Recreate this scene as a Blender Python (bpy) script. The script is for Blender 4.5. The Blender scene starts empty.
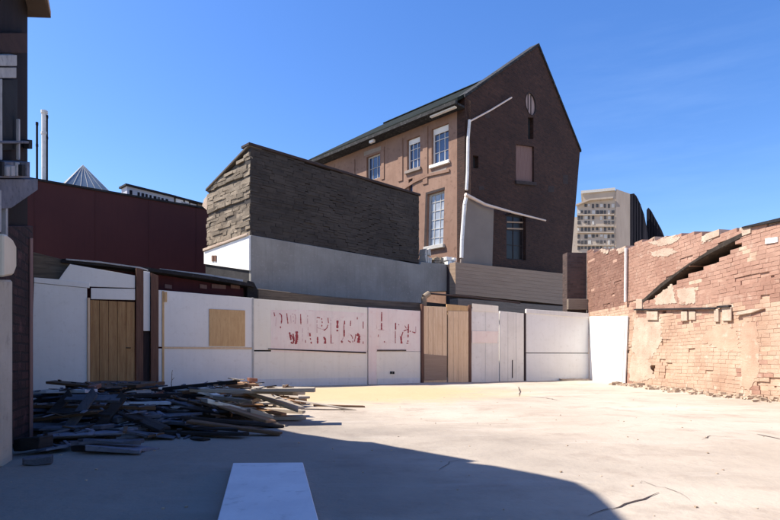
import bpy, math, random
from mathutils import Vector, Matrix, noise
from mathutils.geometry import delaunay_2d_cdt

# ------------------------------------------------------------------ camera, sky, sun, exposure
sc = bpy.context.scene
COL = sc.collection
CAM_H, FPX, CX, HY = 0.8, 560.0, 390.0, 357.0          # eye height, focal length / centre / horizon in photo pixels
cam_d = bpy.data.cameras.new('camera')
cam = bpy.data.objects.new('camera', cam_d)
COL.objects.link(cam)
cam.location = (0, 0, CAM_H)
cam.rotation_euler = (math.radians(90), 0, 0)
cam_d.sensor_width = 36
cam_d.lens = FPX / 780 * 36
cam_d.shift_y = (HY - 260) / 780
cam_d.clip_start = 0.05
cam_d.clip_end = 3000
sc.camera = cam

SUN_EL = math.radians(53)
SUN_H = Vector((-1.0, 0.05)).normalized()
TO_SUN = Vector((SUN_H.x * math.cos(SUN_EL), SUN_H.y * math.cos(SUN_EL), math.sin(SUN_EL)))
sun_d = bpy.data.lights.new('sun', 'SUN')
sun_d.energy = 5.0
sun_d.angle = math.radians(0.5)
sun_d.color = (1.0, 0.93, 0.82)
sun = bpy.data.objects.new('sun', sun_d)
COL.objects.link(sun)
sun.rotation_euler = TO_SUN.to_track_quat('Z', 'Y').to_euler()
sun.location = (-20, 0, 30)

world = bpy.data.worlds.new('World')
sc.world = world
world.use_nodes = True
wt = world.node_tree
wt.nodes.clear()
w_out = wt.nodes.new('ShaderNodeOutputWorld')
w_bg = wt.nodes.new('ShaderNodeBackground')
w_sky = wt.nodes.new('ShaderNodeTexSky')
w_sky.sky_type = 'NISHITA'
w_sky.sun_disc = False
w_sky.sun_elevation = SUN_EL
w_sky.sun_rotation = math.atan2(SUN_H.x, SUN_H.y)
w_sky.altitude = 300
w_sky.air_density = 1.15
w_sky.dust_density = 0.6
w_sky.ozone_density = 4.0
w_bg.inputs['Strength'].default_value = 0.12
w_hs = wt.nodes.new('ShaderNodeHueSaturation')
w_hs.inputs['Saturation'].default_value = 1.25
w_hs.inputs['Hue'].default_value = 0.512
w_hs.inputs['Value'].default_value = 1.0
wt.links.new(w_sky.outputs[0], w_hs.inputs['Color'])
# a thin streak of cirrus, by direction in the sky
w_tc = wt.nodes.new('ShaderNodeTexCoord')
w_mp = wt.nodes.new('ShaderNodeMapping')
w_mp.inputs['Scale'].default_value = (2.2, 2.2, 16)
w_nz = wt.nodes.new('ShaderNodeTexNoise')
w_nz.inputs['Scale'].default_value = 2.0
w_nz.inputs['Detail'].default_value = 6
w_nz.inputs['Roughness'].default_value = 0.6
w_rp = wt.nodes.new('ShaderNodeValToRGB')
w_rp.color_ramp.elements[0].position = 0.42
w_rp.color_ramp.elements[0].color = (0, 0, 0, 1)
w_rp.color_ramp.elements[1].position = 0.9
w_rp.color_ramp.elements[1].color = (0.05, 0.05, 0.05, 1)
w_mix = wt.nodes.new('ShaderNodeMixRGB')
w_mix.inputs['Color2'].default_value = (6.5, 8.0, 10.0, 1)
wt.links.new(w_tc.outputs['Generated'], w_mp.inputs['Vector'])
wt.links.new(w_mp.outputs[0], w_nz.inputs['Vector'])
wt.links.new(w_nz.outputs['Fac'], w_rp.inputs[0])
w_dot = wt.nodes.new('ShaderNodeVectorMath')
w_dot.operation = 'DOT_PRODUCT'
w_dot.inputs[1].default_value = Vector((0.50, 1.0, 0.42)).normalized()
w_band = wt.nodes.new('ShaderNodeMapRange')
w_band.inputs['From Min'].default_value = 0.975
w_band.inputs['From Max'].default_value = 0.999
w_mul = wt.nodes.new('ShaderNodeMath')
w_mul.operation = 'MULTIPLY'
wt.links.new(w_tc.outputs['Generated'], w_dot.inputs[0])
wt.links.new(w_dot.outputs['Value'], w_band.inputs['Value'])
wt.links.new(w_rp.outputs[0], w_mul.inputs[0])
wt.links.new(w_band.outputs[0], w_mul.inputs[1])
wt.links.new(w_mul.outputs[0], w_mix.inputs['Fac'])
wt.links.new(w_hs.outputs[0], w_mix.inputs['Color1'])
wt.links.new(w_mix.outputs[0], w_bg.inputs['Color'])
wt.links.new(w_bg.outputs[0], w_out.inputs['Surface'])

sc.view_settings.view_transform = 'Standard'
sc.view_settings.look = 'None'
sc.view_settings.exposure = 0.93
sc.view_settings.gamma = 1.0
sc.view_settings.use_curve_mapping = False

# ------------------------------------------------------------------ materials
def mat(name, c1, c2, c3=None, scale=1.5, fine=14.0, rough=0.85, bump=0.25, bump_scale=40.0,
        streak=0.0, island=0.0, stretch=(1, 1, 1), brick=None, spec=0.25, metallic=0.0, ramp=(0.35, 0.65), bdist=0.02):
    """mottled surface: c1/c2 in large patches, c3 in small flecks, optional rain streaks, brick courses, per-piece shade"""
    m = bpy.data.materials.new(name)
    m.use_nodes = True
    t = m.node_tree
    n = t.nodes
    L = t.links.new
    b = n['Principled BSDF']
    b.inputs['Roughness'].default_value = rough
    b.inputs['Metallic'].default_value = metallic
    b.inputs['Specular IOR Level'].default_value = spec
    tc = n.new('ShaderNodeTexCoord')
    mp = n.new('ShaderNodeMapping')
    mp.inputs['Scale'].default_value = stretch
    L(tc.outputs['UV'], mp.inputs['Vector'])
    def nz(s, d=6, r=0.62, src=mp):
        q = n.new('ShaderNodeTexNoise')
        q.inputs['Scale'].default_value = s
        q.inputs['Detail'].default_value = d
        q.inputs['Roughness'].default_value = r
        L(src.outputs[0], q.inputs['Vector'])
        return q
    def ramp_(src, a, z):
        r = n.new('ShaderNodeMapRange')
        r.inputs['From Min'].default_value = a
        r.inputs['From Max'].default_value = z
        L(src, r.inputs['Value'])
        return r.outputs[0]
    def mix(f, a, z, mode='MIX'):
        x = n.new('ShaderNodeMixRGB')
        x.blend_type = mode
        for k, v in (('Fac', f), ('Color1', a), ('Color2', z)):
            if isinstance(v, (int, float)):
                x.inputs[k].default_value = v
            elif isinstance(v, tuple):
                x.inputs[k].default_value = v + (1,) if len(v) == 3 else v
            else:
                L(v, x.inputs[k])
        return x.outputs[0]
    big = nz(scale)
    small = nz(fine)
    col = mix(ramp_(big.outputs['Fac'], *ramp), tuple(c1), tuple(c2))
    hgt = small.outputs['Fac']
    if brick:
        bw, bh, mortar, mcol = brick
        br = n.new('ShaderNodeTexBrick')
        br.inputs['Scale'].default_value = 1.0
        br.inputs['Brick Width'].default_value = bw
        br.inputs['Row Height'].default_value = bh
        br.inputs['Mortar Size'].default_value = mortar
        br.inputs['Mortar Smooth'].default_value = 0.3
        br.inputs['Color1'].default_value = (0.72, 0.72, 0.72, 1)
        br.inputs['Color2'].default_value = (1.2, 1.16, 1.12, 1)
        br.inputs['Mortar'].default_value = (1, 1, 1, 1)
        wob = n.new('ShaderNodeMixRGB')
        wob.blend_type = 'ADD'
        wob.inputs['Fac'].default_value = 0.02
        L(tc.outputs['UV'], wob.inputs['Color1'])
        wn = nz(7, 3)
        L(wn.outputs['Color'], wob.inputs['Color2'])
        L(wob.outputs[0], br.inputs['Vector'])
        col = mix(1.0, col, br.outputs['Color'], 'MULTIPLY')
        col = mix(br.outputs['Fac'], col, tuple(mcol))
    if c3:
        col = mix(ramp_(small.outputs['Fac'], 0.56, 0.72), col, tuple(c3))
    if streak:
        ms = n.new('ShaderNodeMapping')
        ms.inputs['Scale'].default_value = (5.0, 0.35, 1)
        L(tc.outputs['UV'], ms.inputs['Vector'])
        s = nz(2.0, 5, 0.6, ms)
        dark = tuple(x * 0.55 for x in c1)
        f = n.new('ShaderNodeMath')
        f.operation = 'MULTIPLY'
        f.inputs[1].default_value = streak
        L(ramp_(s.outputs['Fac'], 0.5, 0.75), f.inputs[0])
        col = mix(f.outputs[0], col, dark)
    if island:
        g = n.new('ShaderNodeNewGeometry')
        h = n.new('ShaderNodeHueSaturation')
        mr = n.new('ShaderNodeMapRange')
        mr.inputs['To Min'].default_value = 1 - island
        mr.inputs['To Max'].default_value = 1 + island
        L(g.outputs['Random Per Island'], mr.inputs['Value'])
        L(mr.outputs[0], h.inputs['Value'])
        L(col, h.inputs['Color'])
        col = h.outputs[0]
    L(col, b.inputs['Base Color'])
    if bump:
        bp = n.new('ShaderNodeBump')
        bp.inputs['Strength'].default_value = bump
        bp.inputs['Distance'].default_value = bdist
        bn = nz(bump_scale, 8, 0.7)
        src = bn.outputs['Fac']
        if brick:
            ad = n.new('ShaderNodeMath')
            ad.operation = 'MULTIPLY_ADD'
            ad.inputs[1].default_value = -0.7
            L(br.outputs['Fac'], ad.inputs[0])
            L(bn.outputs['Fac'], ad.inputs[2])
            src = ad.outputs[0]
        L(src, bp.inputs['Height'])
        L(bp.outputs[0], b.inputs['Normal'])
    return m

M = {}
M['hoard_cool'] = mat('white_painted_ply', (0.76, 0.72, 0.66), (0.83, 0.80, 0.75), (0.72, 0.68, 0.62), scale=0.6, fine=9, streak=0.10, bump=0.12)
M['hoard_warm'] = mat('cream_painted_ply', (0.84, 0.76, 0.62), (0.89, 0.82, 0.70), (0.79, 0.70, 0.56), scale=0.6, fine=7, streak=0.14, bump=0.15)
M['hoard_pink'] = mat('pinkish_paint_wash', (0.85, 0.69, 0.61), (0.89, 0.78, 0.69), (0.80, 0.61, 0.54), scale=1.3, fine=6, streak=0.2, bump=0.12)
M['hoard_grey'] = mat('grey_white_ply', (0.70, 0.66, 0.60), (0.82, 0.78, 0.72), (0.66, 0.61, 0.55), scale=0.8, fine=8, streak=0.2, bump=0.2)
M['whitewash'] = mat('whitewash', (0.80, 0.79, 0.75), (0.86, 0.85, 0.81), (0.70, 0.68, 0.62), scale=1.5, fine=8, streak=0.15, bump=0.3)
M['red_paint'] = mat('faded_red_paint', (0.30, 0.035, 0.045), (0.42, 0.09, 0.09), (0.5, 0.25, 0.24), scale=9, fine=25, bump=0)
M['red_pale'] = mat('worn_red_paint', (0.50, 0.24, 0.24), (0.66, 0.45, 0.44), None, scale=9, bump=0)
M['ply_tan'] = mat('tan_plywood', (0.54, 0.33, 0.155), (0.64, 0.42, 0.21), (0.45, 0.26, 0.11), scale=3, fine=10, stretch=(6, 0.7, 1), bump=0.15)
M['door_brown'] = mat('brown_door_wood', (0.30, 0.155, 0.06), (0.43, 0.25, 0.105), (0.19, 0.09, 0.04), scale=2.2, fine=7, stretch=(7, 0.5, 1), bump=0.2, rough=0.6)
M['gate_tan'] = mat('tan_gate_boards', (0.68, 0.47, 0.29), (0.78, 0.57, 0.37), (0.55, 0.36, 0.21), scale=2.5, fine=8, stretch=(6, 0.6, 1), bump=0.2)
M['post_brown'] = mat('brown_post_wood', (0.11, 0.055, 0.04), (0.17, 0.09, 0.06), None, scale=3, stretch=(8, 0.6, 1), bump=0.3)
M['post_dark'] = mat('dark_post_wood', (0.035, 0.024, 0.024), (0.06, 0.04, 0.038), None, scale=3, stretch=(8, 0.6, 1), bump=0.3)
M['timber_old'] = mat('old_beam_timber', (0.10, 0.075, 0.055), (0.19, 0.145, 0.105), (0.05, 0.035, 0.03), scale=2, fine=9, stretch=(0.6, 8, 1), bump=0.4)
M['burgundy'] = mat('burgundy_sheet', (0.060, 0.014, 0.013), (0.074, 0.019, 0.016), None, scale=0.4, fine=9, streak=0.25, bump=0.1, rough=0.6)
M['maroon_dark'] = mat('dark_maroon_boards', (0.045, 0.012, 0.016), (0.07, 0.018, 0.022), None, scale=1.5, streak=0.3, bump=0.2)
M['roof_black'] = mat('black_roofing_felt', (0.012, 0.011, 0.012), (0.03, 0.028, 0.03), (0.06, 0.055, 0.055), scale=1.5, bump=0.4)
M['flash'] = mat('pale_flashing', (0.34, 0.33, 0.33), (0.46, 0.45, 0.44), (0.2, 0.19, 0.19), scale=3, bump=0.3, rough=0.5)
M['soot_brick'] = mat('sooty_brick', (0.036, 0.030, 0.027), (0.060, 0.050, 0.044), (0.022, 0.018, 0.017), scale=0.9, fine=5, island=0.15, bump=0.5)
M['soot_mortar'] = mat('sooty_mortar', (0.034, 0.029, 0.027), (0.055, 0.047, 0.042), None, scale=2, bump=0.5)
M['stone_pale'] = mat('pale_rubble_stone', (0.175, 0.135, 0.095), (0.26, 0.21, 0.155), (0.085, 0.065, 0.048), scale=1.6, fine=6, island=0.3, bump=0.8, bump_scale=22)
M['stone_mortar'] = mat('rubble_mortar', (0.07, 0.055, 0.042), (0.13, 0.105, 0.08), None, scale=3, bump=0.8)
M['render_grey'] = mat('grey_cement_render', (0.22, 0.205, 0.185), (0.30, 0.285, 0.26), (0.33, 0.315, 0.29), scale=0.7, fine=12, streak=0.3, bump=0.35, bump_scale=60)
M['white_render'] = mat('white_render', (0.76, 0.75, 0.71), (0.84, 0.83, 0.79), (0.66, 0.64, 0.58), scale=1.5, fine=9, bump=0.2)
M['facade'] = mat('brown_stucco', (0.215, 0.125, 0.088), (0.28, 0.172, 0.124), (0.16, 0.093, 0.066), scale=0.8, fine=5, streak=0.3, bump=0.35)
M['facade_patch'] = mat('grey_stucco_patch', (0.22, 0.18, 0.15), (0.28, 0.23, 0.2), None, scale=3, bump=0.4)
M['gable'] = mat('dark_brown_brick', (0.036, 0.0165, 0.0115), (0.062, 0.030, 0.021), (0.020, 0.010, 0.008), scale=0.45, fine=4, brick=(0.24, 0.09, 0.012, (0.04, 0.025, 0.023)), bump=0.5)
M['brick_red'] = mat('red_brick_wall', (0.30, 0.145, 0.10), (0.37, 0.19, 0.135), (0.2, 0.1, 0.075), scale=0.9, fine=5, brick=(0.24, 0.085, 0.012, (0.34, 0.24, 0.19)), bump=0.5)
M['brick_shade'] = mat('shade_darkened_brick', (0.075, 0.052, 0.048), (0.105, 0.07, 0.062), (0.05, 0.035, 0.03), scale=0.9, fine=5, brick=(0.24, 0.085, 0.012, (0.085, 0.065, 0.06)), bump=0.5)  # darkened copy of the red brick: the corner's shade put into its colour
M['siding'] = mat('taupe_board_siding', (0.31, 0.215, 0.15), (0.37, 0.265, 0.19), (0.26, 0.18, 0.13), scale=1.2, fine=6, stretch=(0.5, 9, 1), bump=0.4)
M['siding_dark'] = mat('dark_taupe_ledge', (0.18, 0.14, 0.11), (0.24, 0.19, 0.15), (0.11, 0.085, 0.07), scale=2, fine=6, stretch=(0.6, 7, 1), bump=0.4)
M['sheet_grey'] = mat('grey_brown_sheet', (0.19, 0.155, 0.135), (0.22, 0.185, 0.16), None, scale=0.8, fine=40, bump=0.15)
M['slate'] = mat('dark_green_slate', (0.010, 0.013, 0.012), (0.02, 0.025, 0.022), (0.012, 0.015, 0.014), rough=0.95, spec=0.08, scale=2, fine=8, brick=(0.35, 0.25, 0.01, (0.016, 0.02, 0.019)), bump=0.4)
M['gutter'] = mat('black_gutter', (0.012, 0.012, 0.014), (0.03, 0.03, 0.032), (0.12, 0.12, 0.12), scale=2, fine=8, bump=0.2)
M['white_wood'] = mat('white_window_paint', (0.72, 0.68, 0.62), (0.8, 0.76, 0.7), None, scale=4, bump=0.15)
M['frame_grey'] = mat('weathered_frame_paint', (0.42, 0.40, 0.37), (0.52, 0.5, 0.46), None, scale=4, bump=0.2)
M['frame_dark'] = mat('dark_frame_paint', (0.03, 0.022, 0.022), (0.05, 0.036, 0.035), None, scale=4, bump=0.2)
M['board_pink'] = mat('pink_grey_boarding', (0.15, 0.088, 0.078), (0.20, 0.125, 0.112), None, scale=2, stretch=(9, 0.6, 1), bump=0.25)
M['curtain'] = mat('pinkish_curtain', (0.26, 0.19, 0.18), (0.36, 0.28, 0.265), None, scale=2, stretch=(9, 0.4, 1), bump=0.2)
M['pipe_white'] = mat('white_pipe_paint', (0.6, 0.58, 0.55), (0.74, 0.71, 0.67), (0.45, 0.42, 0.38), scale=3, fine=9, bump=0.1, rough=0.5)
M['pipe_pink'] = mat('cream_pole_paint', (0.62, 0.48, 0.40), (0.72, 0.58, 0.48), None, scale=3, bump=0.1, rough=0.5)
M['brick_salmon'] = mat('salmon_brick', (0.30, 0.165, 0.12), (0.41, 0.25, 0.185), (0.46, 0.32, 0.245), scale=0.8, fine=4.2, island=0.06, bump=0.6, bump_scale=30)
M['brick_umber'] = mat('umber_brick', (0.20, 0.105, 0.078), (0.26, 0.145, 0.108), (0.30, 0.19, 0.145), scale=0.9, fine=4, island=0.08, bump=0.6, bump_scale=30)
M['brick_peach'] = mat('peach_worn_brick', (0.39, 0.25, 0.175), (0.54, 0.39, 0.285), (0.58, 0.46, 0.36), scale=0.9, fine=4.5, island=0.05, bump=0.6, bump_scale=30)
M['mortar_sal'] = mat('salmon_mortar', (0.38, 0.225, 0.165), (0.49, 0.32, 0.24), (0.28, 0.17, 0.125), scale=1.6, fine=4, bump=0.7)
M['mortar_peach'] = mat('peach_mortar', (0.45, 0.29, 0.20), (0.58, 0.42, 0.30), (0.36, 0.23, 0.16), scale=1.4, fine=3, bump=0.7)
M['plaster'] = mat('old_plaster', (0.42, 0.31, 0.235), (0.54, 0.43, 0.335), (0.33, 0.235, 0.175), scale=1.8, fine=6, bump=0.8, bump_scale=18)
M['recess_shade'] = mat('shade_dark_masonry', (0.018, 0.014, 0.011), (0.045, 0.034, 0.026), (0.08, 0.06, 0.04), scale=4, fine=9, island=0.3, bump=0.8)  # near black masonry: the shade inside wall recesses put into the colour
M['tower'] = mat('beige_concrete', (0.37, 0.30, 0.235), (0.44, 0.37, 0.295), (0.30, 0.24, 0.19), scale=0.15, fine=0.8, bump=0)
M['tower_grey'] = mat('grey_tower_cladding', (0.23, 0.19, 0.165), (0.28, 0.235, 0.205), None, scale=0.3, stretch=(4, 0.4, 1), bump=0)
M['tower_glass'] = mat('dim_window_glass', (0.05, 0.045, 0.042), (0.10, 0.09, 0.085), None, scale=0.6, rough=0.3, bump=0)
M['netting'] = mat('dark_slate_cladding', (0.012, 0.012, 0.016), (0.024, 0.023, 0.03), None, scale=0.5, stretch=(6, 0.3, 1), bump=0.2, rough=0.9, spec=0.06)
M['roof_glass'] = mat('milky_roof_glazing', (0.13, 0.17, 0.22), (0.20, 0.245, 0.30), (0.27, 0.30, 0.33), scale=1, rough=0.25, bump=0)
M['bluewhite'] = mat('blue_white_render', (0.40, 0.42, 0.48), (0.52, 0.54, 0.58), (0.28, 0.3, 0.35), scale=1, fine=4, bump=0.1)
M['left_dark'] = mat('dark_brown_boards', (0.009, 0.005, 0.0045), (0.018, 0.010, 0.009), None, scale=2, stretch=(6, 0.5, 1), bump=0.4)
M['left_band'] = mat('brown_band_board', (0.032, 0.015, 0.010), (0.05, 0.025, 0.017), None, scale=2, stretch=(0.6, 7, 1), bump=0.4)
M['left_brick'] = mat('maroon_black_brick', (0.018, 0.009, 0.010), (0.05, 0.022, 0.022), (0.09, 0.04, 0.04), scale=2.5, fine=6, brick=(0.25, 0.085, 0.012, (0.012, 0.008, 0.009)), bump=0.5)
M['bluegrey'] = mat('blue_grey_ledge_paint', (0.09, 0.095, 0.12), (0.16, 0.165, 0.2), (0.05, 0.05, 0.065), scale=4, fine=14, bump=0.4)
M['greypanel'] = mat('pale_grey_bracket_paint', (0.26, 0.26, 0.27), (0.36, 0.36, 0.37), (0.18, 0.18, 0.19), scale=4, fine=9, bump=0.3)
M['cream_col'] = mat('cream_column_render', (0.40, 0.35, 0.28), (0.50, 0.44, 0.36), (0.33, 0.28, 0.23), scale=2, fine=7, streak=0.3, bump=0.4)
M['cream_box'] = mat('cream_box_enamel', (0.60, 0.50, 0.37), (0.68, 0.58, 0.44), None, scale=2, bump=0.05, rough=0.5)
M['black'] = mat('black_metal', (0.01, 0.01, 0.011), (0.02, 0.02, 0.022), None, scale=4, bump=0.2)
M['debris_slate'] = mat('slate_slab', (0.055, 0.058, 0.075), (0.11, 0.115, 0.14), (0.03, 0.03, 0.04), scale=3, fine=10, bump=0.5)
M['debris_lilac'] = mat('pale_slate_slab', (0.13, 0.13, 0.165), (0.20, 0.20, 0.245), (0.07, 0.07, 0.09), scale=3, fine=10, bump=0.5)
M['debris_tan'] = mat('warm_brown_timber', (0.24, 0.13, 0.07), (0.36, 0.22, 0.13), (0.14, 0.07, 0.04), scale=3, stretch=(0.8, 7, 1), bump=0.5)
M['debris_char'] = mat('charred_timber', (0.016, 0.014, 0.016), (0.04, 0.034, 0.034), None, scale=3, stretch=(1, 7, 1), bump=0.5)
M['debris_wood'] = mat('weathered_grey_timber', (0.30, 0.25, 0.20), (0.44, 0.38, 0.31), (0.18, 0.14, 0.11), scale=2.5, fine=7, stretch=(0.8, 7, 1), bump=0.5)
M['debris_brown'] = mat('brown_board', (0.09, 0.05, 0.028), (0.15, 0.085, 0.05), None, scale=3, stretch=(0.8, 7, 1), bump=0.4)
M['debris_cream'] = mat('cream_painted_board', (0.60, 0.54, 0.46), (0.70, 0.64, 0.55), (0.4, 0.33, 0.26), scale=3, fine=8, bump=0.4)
M['debris_white'] = mat('dirty_white_board', (0.46, 0.47, 0.52), (0.60, 0.61, 0.65), (0.3, 0.3, 0.34), scale=3, fine=8, bump=0.3)
M['debris_brick'] = mat('loose_brick', (0.20, 0.085, 0.06), (0.30, 0.14, 0.10), (0.4, 0.3, 0.24), scale=5, fine=12, bump=0.6)
M['rubble'] = mat('pale_rubble', (0.38, 0.28, 0.20), (0.52, 0.41, 0.31), (0.30, 0.21, 0.15), scale=4, fine=9, island=0.2, bump=0.6)
M['slab_white'] = mat('white_laminate', (0.62, 0.61, 0.63), (0.72, 0.71, 0.72), (0.50, 0.49, 0.50), scale=2.5, fine=9, streak=0.15, bump=0.06, rough=0.55)
M['twig'] = mat('dry_stem', (0.12, 0.08, 0.05), (0.2, 0.13, 0.08), None, scale=5, bump=0.2)

def glass(name, tint):
    m = bpy.data.materials.new(name)
    m.use_nodes = True
    t = m.node_tree
    b = t.nodes['Principled BSDF']
    tc = t.nodes.new('ShaderNodeTexCoord')
    nz = t.nodes.new('ShaderNodeTexNoise')
    nz.inputs['Scale'].default_value = 1.7
    nz.inputs['Detail'].default_value = 4
    rp = t.nodes.new('ShaderNodeValToRGB')
    rp.color_ramp.elements[0].position = 0.35
    rp.color_ramp.elements[0].color = tuple(x * 0.5 for x in tint) + (1,)
    rp.color_ramp.elements[1].position = 0.7
    rp.color_ramp.elements[1].color = tuple(tint) + (1,)
    t.links.new(tc.outputs['UV'], nz.inputs['Vector'])
    t.links.new(nz.outputs['Fac'], rp.inputs[0])
    t.links.new(rp.outputs[0], b.inputs['Base Color'])
    b.inputs['Roughness'].default_value = 0.06
    b.inputs['Specular IOR Level'].default_value = 0.9
    bp = t.nodes.new('ShaderNodeBump')
    bp.inputs['Strength'].default_value = 0.08
    n2 = t.nodes.new('ShaderNodeTexNoise')
    n2.inputs['Scale'].default_value = 2.5
    t.links.new(tc.outputs['UV'], n2.inputs['Vector'])
    t.links.new(n2.outputs['Fac'], bp.inputs['Height'])
    t.links.new(bp.outputs[0], b.inputs['Normal'])
    return m
M['glass_blue'] = glass('blue_window_glass', (0.035, 0.06, 0.13))
M['glass_pale'] = glass('frosted_window_glass', (0.42, 0.44, 0.46))
M['glass_dark'] = mat('dark_window_glass', (0.010, 0.007, 0.008), (0.018, 0.013, 0.014), None, scale=2, rough=0.35, spec=0.2, bump=0)

def ground_material():
    m = bpy.data.materials.new('dusty_concrete')
    m.use_nodes = True
    t = m.node_tree
    n = t.nodes
    L = t.links.new
    b = n['Principled BSDF']
    b.inputs['Roughness'].default_value = 0.95
    b.inputs['Specular IOR Level'].default_value = 0.15
    tc = n.new('ShaderNodeTexCoord')
    def nz(s, d=7, r=0.6, st=None):
        q = n.new('ShaderNodeTexNoise')
        q.inputs['Scale'].default_value = s
        q.inputs['Detail'].default_value = d
        q.inputs['Roughness'].default_value = r
        if st:
            mp = n.new('ShaderNodeMapping')
            mp.inputs['Scale'].default_value = st
            L(tc.outputs['Object'], mp.inputs[0])
            L(mp.outputs[0], q.inputs['Vector'])
        else:
            L(tc.outputs['Object'], q.inputs['Vector'])
        return q.outputs['Fac']
    def mr(src, a, z, lo=0.0, hi=1.0):
        r = n.new('ShaderNodeMapRange')
        r.inputs['From Min'].default_value = a
        r.inputs['From Max'].default_value = z
        r.inputs['To Min'].default_value = lo
        r.inputs['To Max'].default_value = hi
        L(src, r.inputs['Value'])
        return r.outputs[0]
    def mix(f, a, z):
        x = n.new('ShaderNodeMixRGB')
        for k, v in (('Fac', f), ('Color1', a), ('Color2', z)):
            if isinstance(v, (int, float)):
                x.inputs[k].default_value = v
            elif isinstance(v, tuple):
                x.inputs[k].default_value = v + (1,)
            else:
                L(v, x.inputs[k])
        return x.outputs[0]
    def mul(a, z):
        x = n.new('ShaderNodeMath')
        x.operation = 'MULTIPLY'
        L(a, x.inputs[0])
        if isinstance(z, float):
            x.inputs[1].default_value = z
        else:
            L(z, x.inputs[1])
        return x.outputs[0]
    big = nz(0.35)
    mid = nz(1.6, 8, 0.65)
    fine = nz(9, 8, 0.7)
    drift = nz(1.0, 6, 0.6, (0.5, 2.2, 1))
    col = mix(mr(big, 0.35, 0.65), (0.365, 0.305, 0.245), (0.48, 0.412, 0.34))
    col = mix(mr(mid, 0.52, 0.72, 0, 0.95), col, (0.31, 0.25, 0.20))
    col = mix(mr(drift, 0.55, 0.72, 0, 0.6), col, (0.52, 0.455, 0.395))
    col = mix(mr(fine, 0.60, 0.75, 0, 0.6), col, (0.25, 0.205, 0.17))
    # yellow sand strewn in front of the hoarding
    mp = n.new('ShaderNodeMapping')
    mp.vector_type = 'TEXTURE'
    mp.inputs['Location'].default_value = (-0.9, 12.6, 0)
    mp.inputs['Rotation'].default_value = (0, 0, math.radians(22))
    mp.inputs['Scale'].default_value = (4.4, 3.4, 1)
    L(tc.outputs['Object'], mp.inputs[0])
    ln = n.new('ShaderNodeVectorMath')
    ln.operation = 'LENGTH'
    L(mp.outputs[0], ln.inputs[0])
    ad = n.new('ShaderNodeMath')
    ad.operation = 'ADD'
    L(ln.outputs['Value'], ad.inputs[0])
    L(mr(mid, 0.2, 0.8, -0.35, 0.35), ad.inputs[1])
    col = mix(mr(ad.outputs[0], 1.05, 0.55, 0.0, 0.9), col, (0.45, 0.34, 0.195))
    # oily dark stains at near left, broadened so their colour also deepens the yard's shadow
    mp2 = n.new('ShaderNodeMapping')
    mp2.vector_type = 'TEXTURE'
    mp2.inputs['Location'].default_value = (-2.0, 4.0, 0)
    mp2.inputs['Scale'].default_value = (4.2, 4.6, 1)
    L(tc.outputs['Object'], mp2.inputs[0])
    ln2 = n.new('ShaderNodeVectorMath')
    ln2.operation = 'LENGTH'
    L(mp2.outputs[0], ln2.inputs[0])
    ad2 = n.new('ShaderNodeMath')
    ad2.operation = 'ADD'
    L(ln2.outputs['Value'], ad2.inputs[0])
    L(mr(big, 0.2, 0.8, -0.4, 0.4), ad2.inputs[1])
    col = mix(mr(ad2.outputs[0], 1.0, 0.45, 0.0, 0.55), col, (0.15, 0.138, 0.13))
    L(col, b.inputs['Base Color'])
    bp = n.new('ShaderNodeBump')
    bp.inputs['Strength'].default_value = 0.8
    bp.inputs['Distance'].default_value = 0.03
    s = n.new('ShaderNodeMath')
    s.operation = 'ADD'
    L(mid, s.inputs[0])
    L(mul(fine, 0.45), s.inputs[1])
    L(s.outputs[0], bp.inputs['Height'])
    L(bp.outputs[0], b.inputs['Normal'])
    return m
M['ground'] = ground_material()

# ------------------------------------------------------------------ builders
def tag(o, label=None, cat=None, group=None, kind=None):
    if label: o['label'] = label
    if cat: o['category'] = cat
    if group: o['group'] = group
    if kind: o['kind'] = kind
    return o

class Fr:
    """vertical plane through two ground points; local axes: u along, n out of the wall, h up"""
    def __init__(s, p0, p1):
        s.p = Vector((p0[0], p0[1], 0))
        d = Vector((p1[0] - p0[0], p1[1] - p0[1], 0))
        s.len = d.length
        s.u = d.normalized()
        s.n = Vector((s.u.y, -s.u.x, 0))
    def w(s, u, n, h):
        return s.p + s.u * u + s.n * n + Vector((0, 0, h))
    def hit(s, px, py, off=0.0):
        d = Vector(((px - CX) / FPX, 1.0, (HY - py) / FPX))
        o = Vector((0, 0, CAM_H))
        k = (off - (o - s.p).dot(s.n)) / d.dot(s.n)
        q = o + d * k
        return ((q - s.p).dot(s.u), q.z)
    def pts(s, lst, off=0.0):
        return [s.hit(x, y, off) for x, y in lst]
    def at(s, px, off=0.0):
        return s.hit(px, HY, off)[0]
WORLD = Fr((0, 0), (1, 0))
WORLD.n = Vector((0, 1, 0))                              # plain axes: u = x, n = y, h = z

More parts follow.
